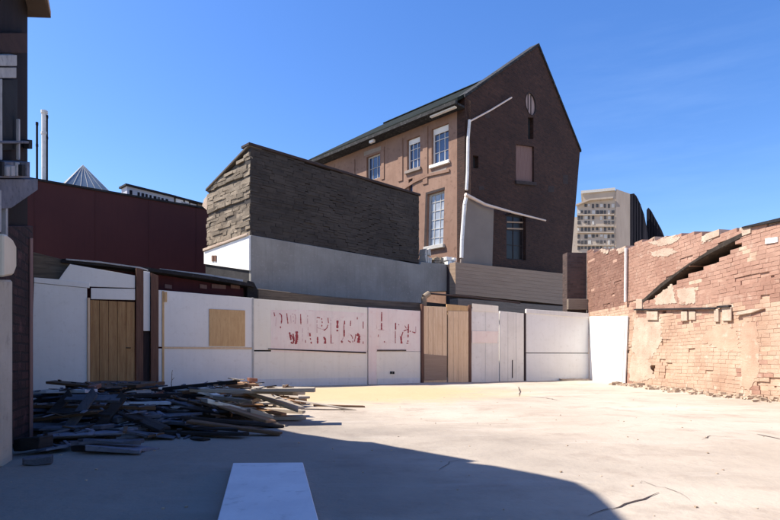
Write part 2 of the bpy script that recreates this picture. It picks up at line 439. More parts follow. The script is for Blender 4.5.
class MB:
    def __init__(s, fr=WORLD):
        s.fr = fr
        s.v = []
        s.f = []
        s.m = []
    def add(s, vs, fs, mi=0):
        o = len(s.v)
        s.v += [tuple(q) for q in vs]
        for f in fs:
            s.f.append([o + i for i in f])
            s.m.append(mi)
        return s
    def box(s, u0, u1, n0, n1, h0, h1, mi=0):
        vs = [(u, n, h) for h in (h0, h1) for n in (n0, n1) for u in (u0, u1)]
        return s.add(vs, [(0, 1, 3, 2), (4, 6, 7, 5), (0, 4, 5, 1), (2, 3, 7, 6), (0, 2, 6, 4), (1, 5, 7, 3)], mi)
    def rough_box(s, u0, u1, n0, n1, h0, h1, j, rnd, mi=0):
        vs = [(u + rnd.uniform(-j, j), n + rnd.uniform(-j, j) * 0.7, h + rnd.uniform(-j, j)) for h in (h0, h1) for n in (n0, n1) for u in (u0, u1)]
        return s.add(vs, [(0, 1, 3, 2), (4, 6, 7, 5), (0, 4, 5, 1), (2, 3, 7, 6), (0, 2, 6, 4), (1, 5, 7, 3)], mi)
    def prism(s, outer, n0, n1, holes=(), mi=0):
        """(u,h) outline, with holes, from n0 (back) to n1 (front)"""
        loops = [list(outer)] + [list(h) for h in holes]
        pts, edges = [], []
        for lp in loops:
            b = len(pts)
            pts += [Vector(p) for p in lp]
            edges += [(b + i, b + (i + 1) % len(lp)) for i in range(len(lp))]
        vo, eo, fo, *_ = delaunay_2d_cdt(pts, edges, [], 0, 1e-6)
        def inside(p, lp):
            c = False
            for i in range(len(lp)):
                a, b2 = lp[i], lp[i - 1]
                if (a[1] > p[1]) != (b2[1] > p[1]) and p[0] < (b2[0] - a[0]) * (p[1] - a[1]) / (b2[1] - a[1]) + a[0]:
                    c = not c
            return c
        keep = []
        for f in fo:
            c = (sum(vo[i][0] for i in f) / len(f), sum(vo[i][1] for i in f) / len(f))
            if inside(c, loops[0]) and not any(inside(c, h) for h in loops[1:]):
                keep.append(list(f))
        k = len(vo)
        vs = [(p[0], n1, p[1]) for p in vo] + [(p[0], n0, p[1]) for p in vo]
        fs = keep + [[i + k for i in reversed(f)] for f in keep]
        cnt = {}
        for f in keep:
            for i in range(len(f)):
                a, b2 = f[i], f[(i + 1) % len(f)]
                cnt[(a, b2)] = 1
        for (a, b2) in list(cnt):
            if (b2, a) not in cnt:
                fs.append([b2, a, a + k, b2 + k])
        return s.add(vs, fs, mi)
    def tube(s, p, q, r, seg=10, r2=None, mi=0):
        """round bar between two local points"""
        r2 = r if r2 is None else r2
        p, q = Vector(p), Vector(q)
        d = (q - p).normalized()
        a = d.orthogonal().normalized()
        b = d.cross(a)
        vs = []
        for c, rr in ((p, r), (q, r2)):
            for i in range(seg):
                t = 2 * math.pi * i / seg
                vs.append(c + a * math.cos(t) * rr + b * math.sin(t) * rr)
        fs = [(i, (i + 1) % seg, seg + (i + 1) % seg, seg + i) for i in range(seg)]
        fs += [tuple(reversed(range(seg))), tuple(range(seg, 2 * seg))]
        return s.add(vs, fs, mi)
    def build(s, name, mats, root=None, loc=None, bevel=0.0, smooth=False):
        mats = mats if isinstance(mats, (list, tuple)) else [mats]
        wv = [s.fr.w(*v) for v in s.v]
        if root is not None:
            base = abs_loc(root)
        elif loc is not None:
            base = Vector(loc)
        else:
            xs = [v.x for v in wv]; ys = [v.y for v in wv]; zs = [v.z for v in wv]
            base = Vector(((min(xs) + max(xs)) / 2, (min(ys) + max(ys)) / 2, min(zs)))
        me = bpy.data.meshes.new(name)
        me.from_pydata([v - base for v in wv], [], s.f)
        for q in mats:
            me.materials.append(M[q] if isinstance(q, str) else q)
        me.polygons.foreach_set('material_index', s.m)
        uv = me.uv_layers.new(name='UVMap')
        loops_uv = [0.0] * (2 * len(me.loops))
        for poly in me.polygons:
            ids = [me.loops[i].vertex_index for i in poly.loop_indices]
            a = Vector(s.v[ids[0]]); nn = Vector((0, 0, 0))
            for i in range(1, len(ids) - 1):
                nn += (Vector(s.v[ids[i]]) - a).cross(Vector(s.v[ids[i + 1]]) - a)
            ax = max(range(3), key=lambda i: abs(nn[i]))
            for li, vi in zip(poly.loop_indices, ids):
                u, n, h = s.v[vi]
                x, y = (n, h) if ax == 0 else ((u, h) if ax == 1 else (u, n))
                loops_uv[2 * li] = x
                loops_uv[2 * li + 1] = y
        uv.data.foreach_set('uv', loops_uv)
        if smooth:
            me.polygons.foreach_set('use_smooth', [True] * len(me.polygons))
        me.update()
        import bmesh
        bm = bmesh.new(); bm.from_mesh(me)
        bmesh.ops.recalc_face_normals(bm, faces=bm.faces)
        bm.to_mesh(me); bm.free()
        o = bpy.data.objects.new(name, me)
        COL.objects.link(o)
        if root is not None:
            o.parent = root
        else:
            o.location = base
        if bevel:
            bv = o.modifiers.new('edge_wear', 'BEVEL')
            bv.width = bevel; bv.segments = 1; bv.limit_method = 'ANGLE'
        return o

def abs_loc(o):
    v = Vector(o.location)
    while o.parent:
        o = o.parent
        v += Vector(o.location)
    return v

def thing(name, loc, label, cat, group=None):
    o = bpy.data.objects.new(name, None)
    o.empty_display_size = 0.2
    COL.objects.link(o)
    o.location = loc
    return tag(o, label, cat, group)

def rect(u0, u1, h0, h1):
    return [(u0, h0), (u1, h0), (u1, h1), (u0, h1)]

def ground_pt(px, py):
    z = FPX * CAM_H / (py - HY)
    return Vector(((px - CX) / FPX * z, z, 0))

# ------------------------------------------------------------------ ground
def lin(a, b, n):
    return [a + (b - a) * i / n for i in range(n + 1)]
gx = [-900, -300, -90, -30, -14] + lin(-9, 9, 72) + [14, 30, 90, 300, 900]
gy = [-900, -300, -60, -12, -3] + lin(0, 21, 84) + [30, 60, 150, 400, 1500]
g = MB()
gv = []
for y in gy:
    for x in gx:
        e = max(0, min(1, (9 - abs(x)) / 2, y / 1.5, (21 - y) / 2))
        gv.append((x, y, e * (0.035 * (noise.noise((x * 0.45, y * 0.45, 3.1))) + 0.012 * noise.noise((x * 1.7, y * 1.7, 8))) - 0.012 * e))
W = len(gx)
g.add(gv, [(j * W + i, j * W + i + 1, (j + 1) * W + i + 1, (j + 1) * W + i) for j in range(len(gy) - 1) for i in range(W - 1)])
ground = g.build('ground', 'ground', loc=(0, 0, 0), smooth=True)
tag(ground, kind='structure')
def gz(x, y):
    e = max(0, min(1, (9 - abs(x)) / 2, y / 1.5, (21 - y) / 2))
    return e * (0.035 * (noise.noise((x * 0.45, y * 0.45, 3.1))) + 0.012 * noise.noise((x * 1.7, y * 1.7, 8))) - 0.012 * e

# open cracks in the concrete (real dark grooves, 4 mm over the sheet)
rc = random.Random(4)
def crack(pix, w):
    pts = [ground_pt(*p) for p in pix]
    fine = []
    for a, b in zip(pts, pts[1:]):
        k = max(2, int((b - a).length / 0.08))
        for i in range(k):
            q = a.lerp(b, i / k)
            fine.append(q + Vector((rc.uniform(-1, 1), rc.uniform(-1, 1), 0)) * 0.018)
    fine.append(pts[-1])
    mb = MB()
    vs, fs = [], []
    for i, q in enumerate(fine):
        d = (fine[min(i + 1, len(fine) - 1)] - fine[max(i - 1, 0)]).normalized()
        s = Vector((-d.y, d.x, 0))
        ww = w * math.sin(math.pi * (i + 0.6) / (len(fine) + 0.2)) * rc.uniform(0.5, 1.3)
        for sg in (-1, 1):
            p = q + s * ww * sg
            vs.append((p.x, p.y, gz(p.x, p.y) + 0.004))
    for i in range(len(fine) - 1):
        fs.append((2 * i, 2 * i + 1, 2 * i + 3, 2 * i + 2))
    mb.add(vs, fs)
    return mb.build('crack', 'post_dark', root=ground)
crack([(612, 507), (628, 502), (648, 495), (659, 491)], 0.008)
crack([(632, 483), (642, 479), (655, 484), (672, 488), (690, 498)], 0.003)
crack([(590, 515), (600, 508), (612, 507)], 0.004)
crack([(510, 396), (528, 395.5), (545, 397), (560, 400)], 0.02)
crack([(518, 386), (520, 392), (519, 396)], 0.014)
crack([(700, 440), (712, 436), (735, 437)], 0.004)
crack([(758, 434), (768, 436), (780, 438)], 0.012)
crack([(440, 470), (450, 462), (468, 460)], 0.003)

# ------------------------------------------------------------------ wall lines of the yard
H_L = Fr((-8.05, 12.6), (-5.75, 14.0))          # left hoarding with the brown door
H_A = Fr((-5.75, 14.0), (0.95, 17.2))           # long hoarding
H_B = Fr((0.95, 17.2), (4.58, 19.0))            # gates
H_C = Fr((4.58, 19.0), (6.87, 19.3))           # end panels
R_W = Fr((6.9, 19.4), (7.5, 4.0))               # right hand brick wall, running towards the camera
BLK_R = Fr((-4.0, 16.0), (-4.0 + 7.13, 16.0 + 7.0))   # front of the dark block; the gable stands in the same line
BLK_L = Fr((-5.84, 17.87), (-4.0, 16.0))        # its left flank
CORNER = (3.06, 22.93)
FAC = Fr((CORNER[0] - 0.7 * 10.6, CORNER[1] + 0.713 * 10.6), CORNER)   # facade of the gabled house
BUR = Fr((-16.0, 15.0), (-7.5, 23.3))           # burgundy wall
LB = Fr((-2.75, 3.3), (-3.55, 5.5))             # left building

# ------------------------------------------------------------------ left hoarding with brown door
def hoarding_left():
    f = H_L
    r = thing('hoarding', f.w(f.len / 2, 0, 0), 'pale bluish white hoarding with a brown door set in its right end', 'hoarding')
    d0, d1 = f.at(90), f.at(135.5)
    p = MB(f)
    p.prism([(f.at(30), -0.1), (d0 - 0.06, -0.1), (d0 - 0.06, f.hit(85, 288)[1]), f.hit(34, 283)], -0.05, 0)
    p.build('panel', 'hoard_cool', r, bevel=0.004)
    p = MB(f)
    p.prism([f.hit(34, 282.5), f.hit(89.5, 288), f.hit(89.5, 283), f.hit(60, 279.5), f.hit(34, 277.5)], -0.05, 0.012)
    p.build('upper_board', 'hoard_cool', r, bevel=0.004)
    p = MB(f)
    p.prism([f.hit(91, 299), f.hit(135, 300), f.hit(135, 289), f.hit(91, 288)], -0.05, 0.006)
    p.build('transom_board', 'hoard_cool', r, bevel=0.004)
    p = MB(f)
    p.prism([f.hit(56, 283.5), f.hit(91, 286.5), f.hit(135, 288), f.hit(135, 275.5), f.hit(70, 264), f.hit(64, 272)], -0.05, -0.006)
    p.build('gable_board', 'hoard_cool', r, bevel=0.004)
    p = MB(f)
    p.box(d0 - 0.055, d0, -0.06, 0.03, -0.1, f.hit(92, 298)[1])
    p.build('door_jamb', 'gate_tan', r, bevel=0.004)
    top = f.hit(112, 301)[1]
    d = MB(f)
    k = 5
    for i in range(k):
        a = d0 + 0.01 + (d1 - d0 - 0.02) * i / k
        b = d0 + 0.01 + (d1 - d0 - 0.02) * (i + 1) / k - 0.008
        d.box(a, b, -0.05, -0.01 + 0.004 * (i % 2), 0.02, top)
    door = d.build('door', 'door_brown', r, bevel=0.004)
    h = MB(f)
    h.tube((d1 - 0.12, -0.01, 1.02), (d1 - 0.12, 0.05, 1.02), 0.012)
    h.tube((d1 - 0.12, 0.05, 1.02), (d1 - 0.22, 0.05, 1.02), 0.011)
    h.build('handle', 'black', door)
hoarding_left()

def plain(name, fr, px_poly, n0, n1, m, label, cat, off=0.0, bevel=0.005, group=None):
    p = MB(fr)
    p.prism(fr.pts(px_poly, off), n0, n1)
    o = p.build(name, m, bevel=bevel)
    return tag(o, label, cat, group)

plain('gate_post', H_L, [(136, 392), (143, 392), (143, 270), (136, 268)], -0.08, 0.03, 'post_brown', 'narrow brown timber post at the right edge of the brown door', 'post')
plain('plank', H_L, [(143.5, 331), (150, 331), (150, 272), (143.5, 271)], -0.04, 0.0, 'hoard_cool', 'short white strip of board hanging between two brown posts', 'board')
plain('gate_post', H_L, [(150.5, 393), (158, 393), (158, 276), (150.5, 273)], -0.12, 0.06, 'post_brown', 'thick brown timber post at the left end of the long white hoarding', 'post')
plain('backing_board', H_L, [(143.2, 392), (150.3, 392), (150.3, 272), (143.2, 272)], -0.14, -0.085, 'post_dark', 'near black board in the gap between the two brown posts', 'board')

# ------------------------------------------------------------------ long white hoarding: three bays
def bay(px0, px1, top0, top1, mat_name, label):
    f = H_A
    u0, u1 = f.at(px0), f.at(px1)
    h0, h1 = f.hit(px0, top0)[1], f.hit(px1, top1)[1]
    r = thing('hoarding', f.w((u0 + u1) / 2, 0, 0), label, 'hoarding', 'bays of the long white hoarding')
    return f, r, u0, u1, h0, h1

f, r, u0, u1, h0, h1 = bay(158.5, 252.5, 290, 298, '', 'cool white hoarding bay with a square tan plywood patch')
rail_h = f.hit(165, 348)[1]
MB(f).prism([(u0, -0.1), (u1 - 0.01, -0.1), (u1 - 0.01, rail_h - 0.015), (u0, rail_h - 0.015)], -0.05, 0).build('lower_panel', 'hoard_cool', r, bevel=0.004)
MB(f).prism([(u0, rail_h + 0.03), (u1 - 0.01, rail_h + 0.03), (u1 - 0.01, h1), (u0, h0)], -0.05, 0).build('upper_panel', 'hoard_cool', r, bevel=0.004)
MB(f).box(u0 + 0.1, u1 - 0.012, -0.05, 0.018, rail_h - 0.013, rail_h + 0.028).build('rail', 'gate_tan', r, bevel=0.003)
q = f.pts([(209, 346), (245, 346.5), (245, 310.5), (209, 309)])
MB(f).prism(q, 0.001, 0.022).build('plywood_patch', 'ply_tan', r, bevel=0.003)
MB(f).prism(f.pts([(162, 386), (164.2, 386), (164.2, 291), (162, 291)]), 0.001, 0.02).build('batten', 'ply_tan', r, bevel=0.003)
MB(f).prism(f.pts([(164, 302), (167, 302), (167, 292), (164, 292)]), 0.021, 0.035).build('tan_block', 'ply_tan', r, bevel=0.003)

# lettering traced as strokes in enlarged views of the photograph (thin paint on the boards)
def strokes_a():
    S = [  # (polyline, width) in an 8.66x enlargement of the region starting at 265,300
        ([(78, 108), (84, 140)], 9), ([(98, 150), (92, 225)], 3), ([(124, 115), (142, 130), (146, 170), (140, 205)], 10), ([(134, 228), (134, 245)], 10),
        ([(188, 115), (192, 150), (199, 205)], 9), ([(222, 122), (226, 200)], 4), ([(236, 120), (262, 128), (266, 160), (260, 205)], 6), ([(244, 140), (248, 190)], 4),
        ([(308, 122), (311, 212)], 10), ([(369, 132), (369, 205)], 6),
        ([(450, 148), (450, 285)], 6), ([(450, 150), (490, 158), (496, 200), (488, 245)], 9), ([(452, 240), (520, 262)], 4),
        ([(545, 155), (550, 200), (535, 245), (510, 265)], 8), ([(570, 170), (570, 300)], 6), ([(628, 178), (626, 285)], 20),
        ([(684, 190), (684, 320)], 8),
        ([(212, 280), (222, 330), (232, 378)], 14), ([(240, 280), (250, 330), (246, 375)], 12), ([(274, 272), (276, 330), (268, 378)], 22), ([(232, 375), (272, 378)], 12), ([(225, 300), (255, 355)], 12),
        ([(325, 245), (325, 360)], 3), ([(350, 335), (352, 370)], 8), ([(388, 285), (392, 330), (402, 378)], 13), ([(372, 235), (374, 330)], 4),
        ([(455, 320), (456, 378)], 14), ([(508, 320), (524, 345), (520, 378)], 17), ([(508, 375), (526, 375)], 10),
        ([(572, 300), (572, 378)], 9), ([(572, 376), (605, 372)], 7), ([(660, 360), (668, 372)], 8)]
    return [([(265 + x / 8.66, 300 + y / 8.66) for x, y in pl], w / 8.66) for pl, w in S]
def strokes_b():
    S = [  # 5.78x enlargement of the region starting at 340,300
        ([(26, 120), (26, 152)], 7), ([(62, 120), (60, 150)], 6), ([(100, 98), (100, 112)], 5), ([(24, 172), (24, 212)], 9), ([(8, 235), (14, 245)], 9), ([(22, 210), (10, 240)], 4),
        ([(46, 235), (62, 245)], 6), ([(62, 200), (72, 215), (74, 245)], 5), ([(92, 198), (84, 240)], 6), ([(98, 198), (112, 205), (106, 248)], 18), ([(134, 125), (134, 165)], 6), ([(134, 240), (134, 255)], 5)]
    return [([(340 + x / 5.78, 300 + y / 5.78) for x, y in pl], w / 5.78) for pl, w in S]
def strokes_c():
    S = [
        ([(241, 70), (240, 172)], 9), ([(220, 172), (256, 174)], 4), ([(193, 125), (193, 168), (212, 165), (210, 128), (193, 125)], 4), ([(222, 200), (220, 215)], 6), ([(256, 238), (258, 246)], 8),
        ([(320, 132), (320, 250)], 5), ([(322, 132), (322, 170)], 7), ([(338, 140), (344, 150)], 5), ([(352, 210), (356, 252)], 12), ([(364, 185), (356, 210)], 8),
        ([(396, 140), (394, 200), (392, 250)], 9), ([(368, 180), (396, 168)], 6), ([(396, 178), (436, 190)], 7), ([(438, 145), (438, 188)], 4), ([(370, 140), (384, 165)], 5), ([(384, 250), (396, 250)], 6)]
    return [([(340 + x / 5.78, 300 + y / 5.78) for x, y in pl], w / 5.78) for pl, w in S]
rs = random.Random(9)
def paint(fr, strokes, root, n):
    for pl, w in strokes:
        mb = MB(fr)
        mname = 'red_paint' if w > 0.85 else 'red_pale'
        q = fr.pts(pl, n)
        w *= 0.5 * 16.0 / FPX * 1.05
        vs, fs = [], []
        fine = []
        for a, b in zip(q, q[1:]):
            k = max(3, int(math.dist(a, b) / 0.04))
            fine += [(a[0] + (b[0] - a[0]) * i / k, a[1] + (b[1] - a[1]) * i / k) for i in range(k)]
        fine.append(q[-1])
        seg = []
        for i in range(len(fine) - 1):
            if rs.random() < 0.10:                        # flaked off
                continue
            a, b = fine[i], fine[i + 1]
            d = Vector((b[0] - a[0], b[1] - a[1])).normalized()
            s = Vector((-d.y, d.x))
            w0, w1 = w * rs.uniform(0.6, 1.15), w * rs.uniform(0.6, 1.15)
            mb.add([(a[0] + s.x * w0, n, a[1] + s.y * w0), (a[0] - s.x * w0, n, a[1] - s.y * w0),
                    (b[0] - s.x * w1, n, b[1] - s.y * w1), (b[0] + s.x * w1, n, b[1] + s.y * w1)], [(0, 1, 2, 3)])
        if mb.v:
            mb.build('letter_stroke', mname, root)

f, r, u0, u1, h0, h1 = bay(253.5, 367.5, 298.5, 307.5, '', 'wide off white hoarding bay with two rows of flaking red lettering')
rail_h = f.hit(310, 351)[1]
MB(f).prism([(u0, -0.1), (u1, -0.1), (u1, rail_h - 0.02), (u0, rail_h - 0.02)], -0.05, 0).build('lower_panel', 'hoard_warm', r, bevel=0.004)
up = MB(f).prism([(u0, rail_h + 0.02), (u1, rail_h + 0.02), (u1, h1), (u0, h0)], -0.05, 0.0).build('upper_panel', 'hoard_warm', r, bevel=0.004)
MB(f).prism(f.pts([(271, 352), (367, 353.5), (367, 313), (300, 309.5), (271, 310)]), 0.001, 0.0035).build('pink_wash', 'hoard_pink', up)
MB(f).prism(f.pts([(268, 349.5), (366, 353.5), (366, 352), (268, 348.5)]), 0.004, 0.016).build('rail', 'post_dark', r)
MB(f).box(u0 + 0.02, u1 - 0.02, 0.001, 0.015, -0.1, 0.2).build('skirting', 'hoard_grey', r, bevel=0.003)
paint(f, strokes_a() + strokes_b(), up, 0.006)

f, r, u0, u1, h0, h1 = bay(376.5, 420.5, 308, 311, '', 'narrow off white hoarding bay with faint pink scrawl beside the tan gate')
rail_h = f.hit(398, 351)[1]
MB(f).prism([(u0, -0.1), (u1, -0.1), (u1, rail_h - 0.02), (u0, rail_h - 0.02)], -0.05, 0).build('lower_panel', 'hoard_warm', r, bevel=0.004)
up = MB(f).prism([(u0, rail_h - 0.012), (u1, rail_h - 0.012), (u1, h1), (u0, h0)], -0.05, 0.0).build('upper_panel', 'hoard_pink', r, bevel=0.004)
MB(f).prism(f.pts([(377, 351), (406, 351), (406, 349.8), (377, 349.8)]), 0.004, 0.016).build('rail', 'post_dark', r)
MB(f).box(u0 + 0.02, u1 - 0.02, 0.001, 0.015, -0.1, 0.16).build('skirting', 'hoard_grey', r, bevel=0.003)
for dx in (0, 2.4):
    v = MB(f)
    v.prism(f.pts([(390 + dx, 374), (391.8 + dx, 374), (391.8 + dx, 371.5), (390 + dx, 371.5)]), 0.001, 0.02)
    v.build('vent', 'black', r)
paint(f, strokes_c(), up, 0.004)

plain('hoarding_post', H_A, [(368, 384.5), (376, 384.5), (376, 308), (368, 307.5)], -0.06, 0.045, 'hoard_pink', 'pinkish white post between the two lettered hoarding bays', 'post')
plain('hoarding_post', H_A, [(252, 388), (254, 388), (254, 298), (252, 297.5)], -0.06, 0.012, 'frame_grey', 'thin grey batten between the plywood patch bay and the lettered bay', 'post')

# ------------------------------------------------------------------ tan gate, white gate, end panels
f = H_B
r = thing('double_gate', f.w(f.at(445), 0, 0), 'tan double gate with a grey patch at the foot of its left leaf', 'gate')
def boards(fr, pa, pb, ya, yb, k, n, name, m, root, gap=0.006):
    u0, u1 = fr.at(pa), fr.at(pb)
    h0, h1 = fr.hit(pa, ya)[1], fr.hit(pb, yb)[1]
    mb = MB(fr)
    for i in range(k):
        a, b = u0 + (u1 - u0) * i / k, u0 + (u1 - u0) * (i + 1) / k - gap
        ha, hb = h0 + (h1 - h0) * i / k, h0 + (h1 - h0) * (i + 1) / k
        mb.prism([(a, -0.1), (b, -0.1), (b, hb), (a, ha)], -0.04, n + 0.004 * ((i * 7) % 3))
    return mb.build(name, m, root, bevel=0.003)
lf = boards(f, 423.5, 447, 306, 307, 5, 0.0, 'gate_leaf', 'gate_tan', r)
MB(f).prism(f.pts([(424, 380.5), (446.5, 380), (446.5, 356), (424, 354)]), 0.012, 0.02).build('patch', 'siding', lf)
boards(f, 448, 468.5, 311, 311.5, 4, 0.012, 'gate_leaf', 'gate_tan', r)
MB(f).box(f.at(421), f.at(423.3), -0.06, 0.04, -0.1, f.hit(422, 304)[1]).build('gate_jamb', 'post_brown', r)
MB(f).prism(f.pts([(447, 311), (468, 311.4), (468, 306), (447, 304)]), -0.05, -0.01).build('lintel_board', 'ply_tan', r)
plain('gate_post', H_B, [(469, 382), (471.2, 382), (471.2, 305), (469, 305)], -0.08, 0.02, 'post_brown', 'slim brown post between the tan gate and the white gate', 'post')

r = thing('double_gate', f.w(f.at(497), 0, 0), 'grey white double gate with a faded pink band across its left leaf', 'gate')
lf = boards(f, 471.5, 499, 308.5, 311.5, 2, 0.0, 'gate_leaf', 'hoard_grey', r)
MB(f).prism(f.pts([(471.8, 343), (497, 343), (498, 331.5), (471.8, 331)]), 0.012, 0.018).build('pink_band', 'hoard_pink', lf)
MB(f).prism(f.pts([(472, 311), (498, 312.5), (498, 306), (472, 303.5)]), 0.012, 0.02).build('top_board', 'hoard_warm', lf)
lf = boards(f, 499.7, 523.5, 311, 313.5, 3, 0.012, 'gate_leaf', 'hoard_grey', r)
k = MB(f)
k.prism(f.pts([(511.6, 378), (512.4, 378), (512.4, 360), (511.6, 360)]), 0.02, 0.03)
k.build('split_batten', 'post_dark', lf)
plain('gate_post', H_C, [(523.8, 381), (525.6, 381), (525.6, 313), (523.8, 313)], -0.06, 0.03, 'post_dark', 'black post at the right edge of the white double gate', 'post')

f = H_C
u0, u1 = f.at(526), f.len - 0.02
r = thing('hoarding', f.w((u0 + u1) / 2, 0, 0), 'bluish white hoarding panel in the far corner beside the brick wall', 'hoarding')
mh = f.hit(570, 353)[1]
MB(f).prism([(u0, -0.1), (u1, -0.1), (u1, mh - 0.02), (u0, mh - 0.015)], -0.05, 0.012).build('lower_panel', 'hoard_cool', r, bevel=0.005)
MB(f).prism([(u0, mh + 0.01), (u1, mh + 0.005), (u1, f.hit(588, 317)[1]), (u0, f.hit(526, 312)[1])], -0.05, 0.0).build('upper_panel', 'hoard_cool', r, bevel=0.005)
MB(f).prism([(u0, f.hit(526, 313)[1]), (u1, f.hit(588, 318.5)[1]), (u1, f.hit(588, 313.5)[1]), (u0, f.hit(526, 309)[1])], -0.09, 0.03).build('cap_board', 'hoard_grey', r, bevel=0.006)
MB(f).prism([(u0, -0.1), (u1, -0.1), (u1, f.hit(588, 313.5)[1]), (u0, f.hit(526, 309)[1])], -0.12, -0.06).build('backing', 'post_dark', r)

f = R_W
r = thing('hoarding', f.w(f.at(610), 0, 0), 'bright whitewashed boarding fixed to the brick wall at the far corner', 'hoarding')
MB(f).prism([(f.at(591), -0.1), (f.at(626.5), -0.1), f.hit(629.5, 316), f.hit(591, 316.5)], 0.02, 0.06).build('panel', 'whitewash', r, bevel=0.006)
MB(f).prism(f.pts([(621.5, 386), (622.6, 386), (625.2, 320), (624.2, 320)], 0.06), 0.061, 0.09).build('batten', 'whitewash', r, bevel=0.004)

# ------------------------------------------------------------------ brick builder (each brick a loose block in the wall's mesh)
def masonry(fr, u0, u1, h0, h1, test, bl, bh, rnd, mats, depth, jit, gap, len_var=0.15, course_wave=0.0, mfront=0.012, rough=0.004, pick=None):
    """test(u,h) -> None (nothing there), 0 (flush) or a set-back; pick(u,h) -> 0/1 brick material"""
    mb = MB(fr)
    h = h0
    row = 0
    while h < h1:
        ch = bh * rnd.uniform(1 - len_var * 0.6, 1 + len_var * 0.6)
        u = u0 - (bl / 2 if row % 2 else 0)
        while u < u1:
            L = bl * rnd.uniform(1 - len_var, 1 + len_var)
            if u < u0:
                L -= u0 - u; u = u0
            if u + L > u1 - bl * 0.2: L = u1 - u
            if L < 0.02: break
            c = (u + L / 2, h + ch / 2)
            back = test(*c)
            if back is not None:
                wv = course_wave * noise.noise((u * 0.7, h * 0.4, 5.0))
                pk = pick(*c) if pick else 0
                if back > 0:
                    pk = 2 if back > 0.1 else pk  # deep set-backs take the masonry with shade in its colour
                j = jit if back == 0 else jit * 3
                fr_n = -back + rnd.uniform(-j, j) + (rnd.uniform(0, 1) ** 8) * jit * 2
                mb.box(u, u + L, -depth, -back - mfront, h + wv, h + ch + wv, mi=3 if pk in (0, 5) else (4 if pk == 1 else 2))
                if rnd.random() > 0.012:
                    mb.rough_box(u + gap, u + L - gap, -back - mfront - 0.06, fr_n, h + gap + wv, h + ch - gap + wv, rough, rnd, mi=pk)
            u += L
        h += ch
        row += 1
    return mb

def inpoly(p, lp):
    c = False
    for i in range(len(lp)):
        a, b = lp[i], lp[i - 1]
        if (a[1] > p[1]) != (b[1] > p[1]) and p[0] < (b[0] - a[0]) * (p[1] - a[1]) / (b[1] - a[1]) + a[0]:
            c = not c
    return c

# ------------------------------------------------------------------ right brick wall
f = R_W
RTOP = [(-0.2, 4.52)] + f.pts([(592, 250), (610, 250), (628, 248), (634, 242), (650, 238.5), (665, 236.5), (680, 234), (700, 232.5), (715, 232), (733, 229.5), (748, 227.5), (762, 225), (780, 221)])
RTOP += [(13.5, 3.25), (17.3, 3.1)]
def top_at(tp, u):
    for a, b in zip(tp, tp[1:]):
        if a[0] <= u <= b[0]:
            return a[1] + (b[1] - a[1]) * (u - a[0]) / (b[0] - a[0])
    return tp[-1][1]
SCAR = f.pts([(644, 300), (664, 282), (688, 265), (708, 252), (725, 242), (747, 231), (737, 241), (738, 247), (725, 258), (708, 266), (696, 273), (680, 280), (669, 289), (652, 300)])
POCK = [f.pts(q) for q in ([(660, 318), (664.5, 318), (664.5, 312), (660, 312)], [(634, 376), (641, 372), (641, 368), (636, 370)], [(649, 374), (653, 374), (654, 366), (650, 364)])]
def rtest(u, h):
    if h > top_at(RTOP, u) + 0.05 * noise.noise((u * 3, 1, 0)) - 0.03:
        return None
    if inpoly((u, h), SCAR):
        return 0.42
    for q in POCK:
        if inpoly((u, h), q):
            return 0.25
    if noise.noise((u * 1.1, h * 4.5, 7.0)) > 0.42 and h < 3.2:
        return 0.025
    return 0
ledge_pts = f.pts([(600, 309), (634, 309), (700, 309), (730, 311), (780, 318)])
rb = random.Random(21)
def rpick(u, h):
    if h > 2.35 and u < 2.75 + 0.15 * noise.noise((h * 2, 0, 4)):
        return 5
    e = top_at([(-1, ledge_pts[0][1])] + ledge_pts + [(30, ledge_pts[-1][1])], u) + rb.uniform(-0.2, 0.2) + 0.4 * noise.noise((u * 0.9, h * 0.9, 2))
    if h > e:
        return 1 if noise.noise((u * 0.8, h * 1.4, 9.0)) + rb.uniform(-0.1, 0.1) > 0.5 else 0
    return 0 if noise.noise((u * 0.55 + 4, h * 1.0, 1.0)) + rb.uniform(-0.12, 0.12) > 0.34 else 1
wall = thing('brick_wall', f.w(8, 0, 0), 'sunlit old brick wall with a deep diagonal scar, salmon above and peach below', 'wall')
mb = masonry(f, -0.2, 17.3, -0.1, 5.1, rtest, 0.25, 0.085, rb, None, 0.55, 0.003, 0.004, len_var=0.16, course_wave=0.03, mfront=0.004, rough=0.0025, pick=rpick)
mb.build('brickwork', ['brick_salmon', 'brick_peach', 'recess_shade', 'mortar_sal', 'mortar_peach', 'brick_umber'], wall)
# rough broken coping stones along the ragged top
cp = MB(f)
u = 0.0
while u < 17:
    L = rb.uniform(0.18, 0.5)
    t = top_at(RTOP, u + L / 2)
    if rb.random() < 0.8:
        cp.rough_box(u, u + L, -0.5, rb.uniform(-0.06, 0.03), t - 0.12, t + rb.uniform(-0.02, 0.05), 0.025, rb)
    u += L + rb.uniform(-0.02, 0.08)
cp.build('coping', 'plaster', wall)
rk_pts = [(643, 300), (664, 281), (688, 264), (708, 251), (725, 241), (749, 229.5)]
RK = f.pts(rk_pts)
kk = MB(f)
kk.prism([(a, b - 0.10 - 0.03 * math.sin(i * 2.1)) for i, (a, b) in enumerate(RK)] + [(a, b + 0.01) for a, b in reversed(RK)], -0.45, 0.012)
kk.build('lip_shade_strip', 'recess_shade', wall, bevel=0.02)  # added dark strip, painting the shade under the scar's upper lip
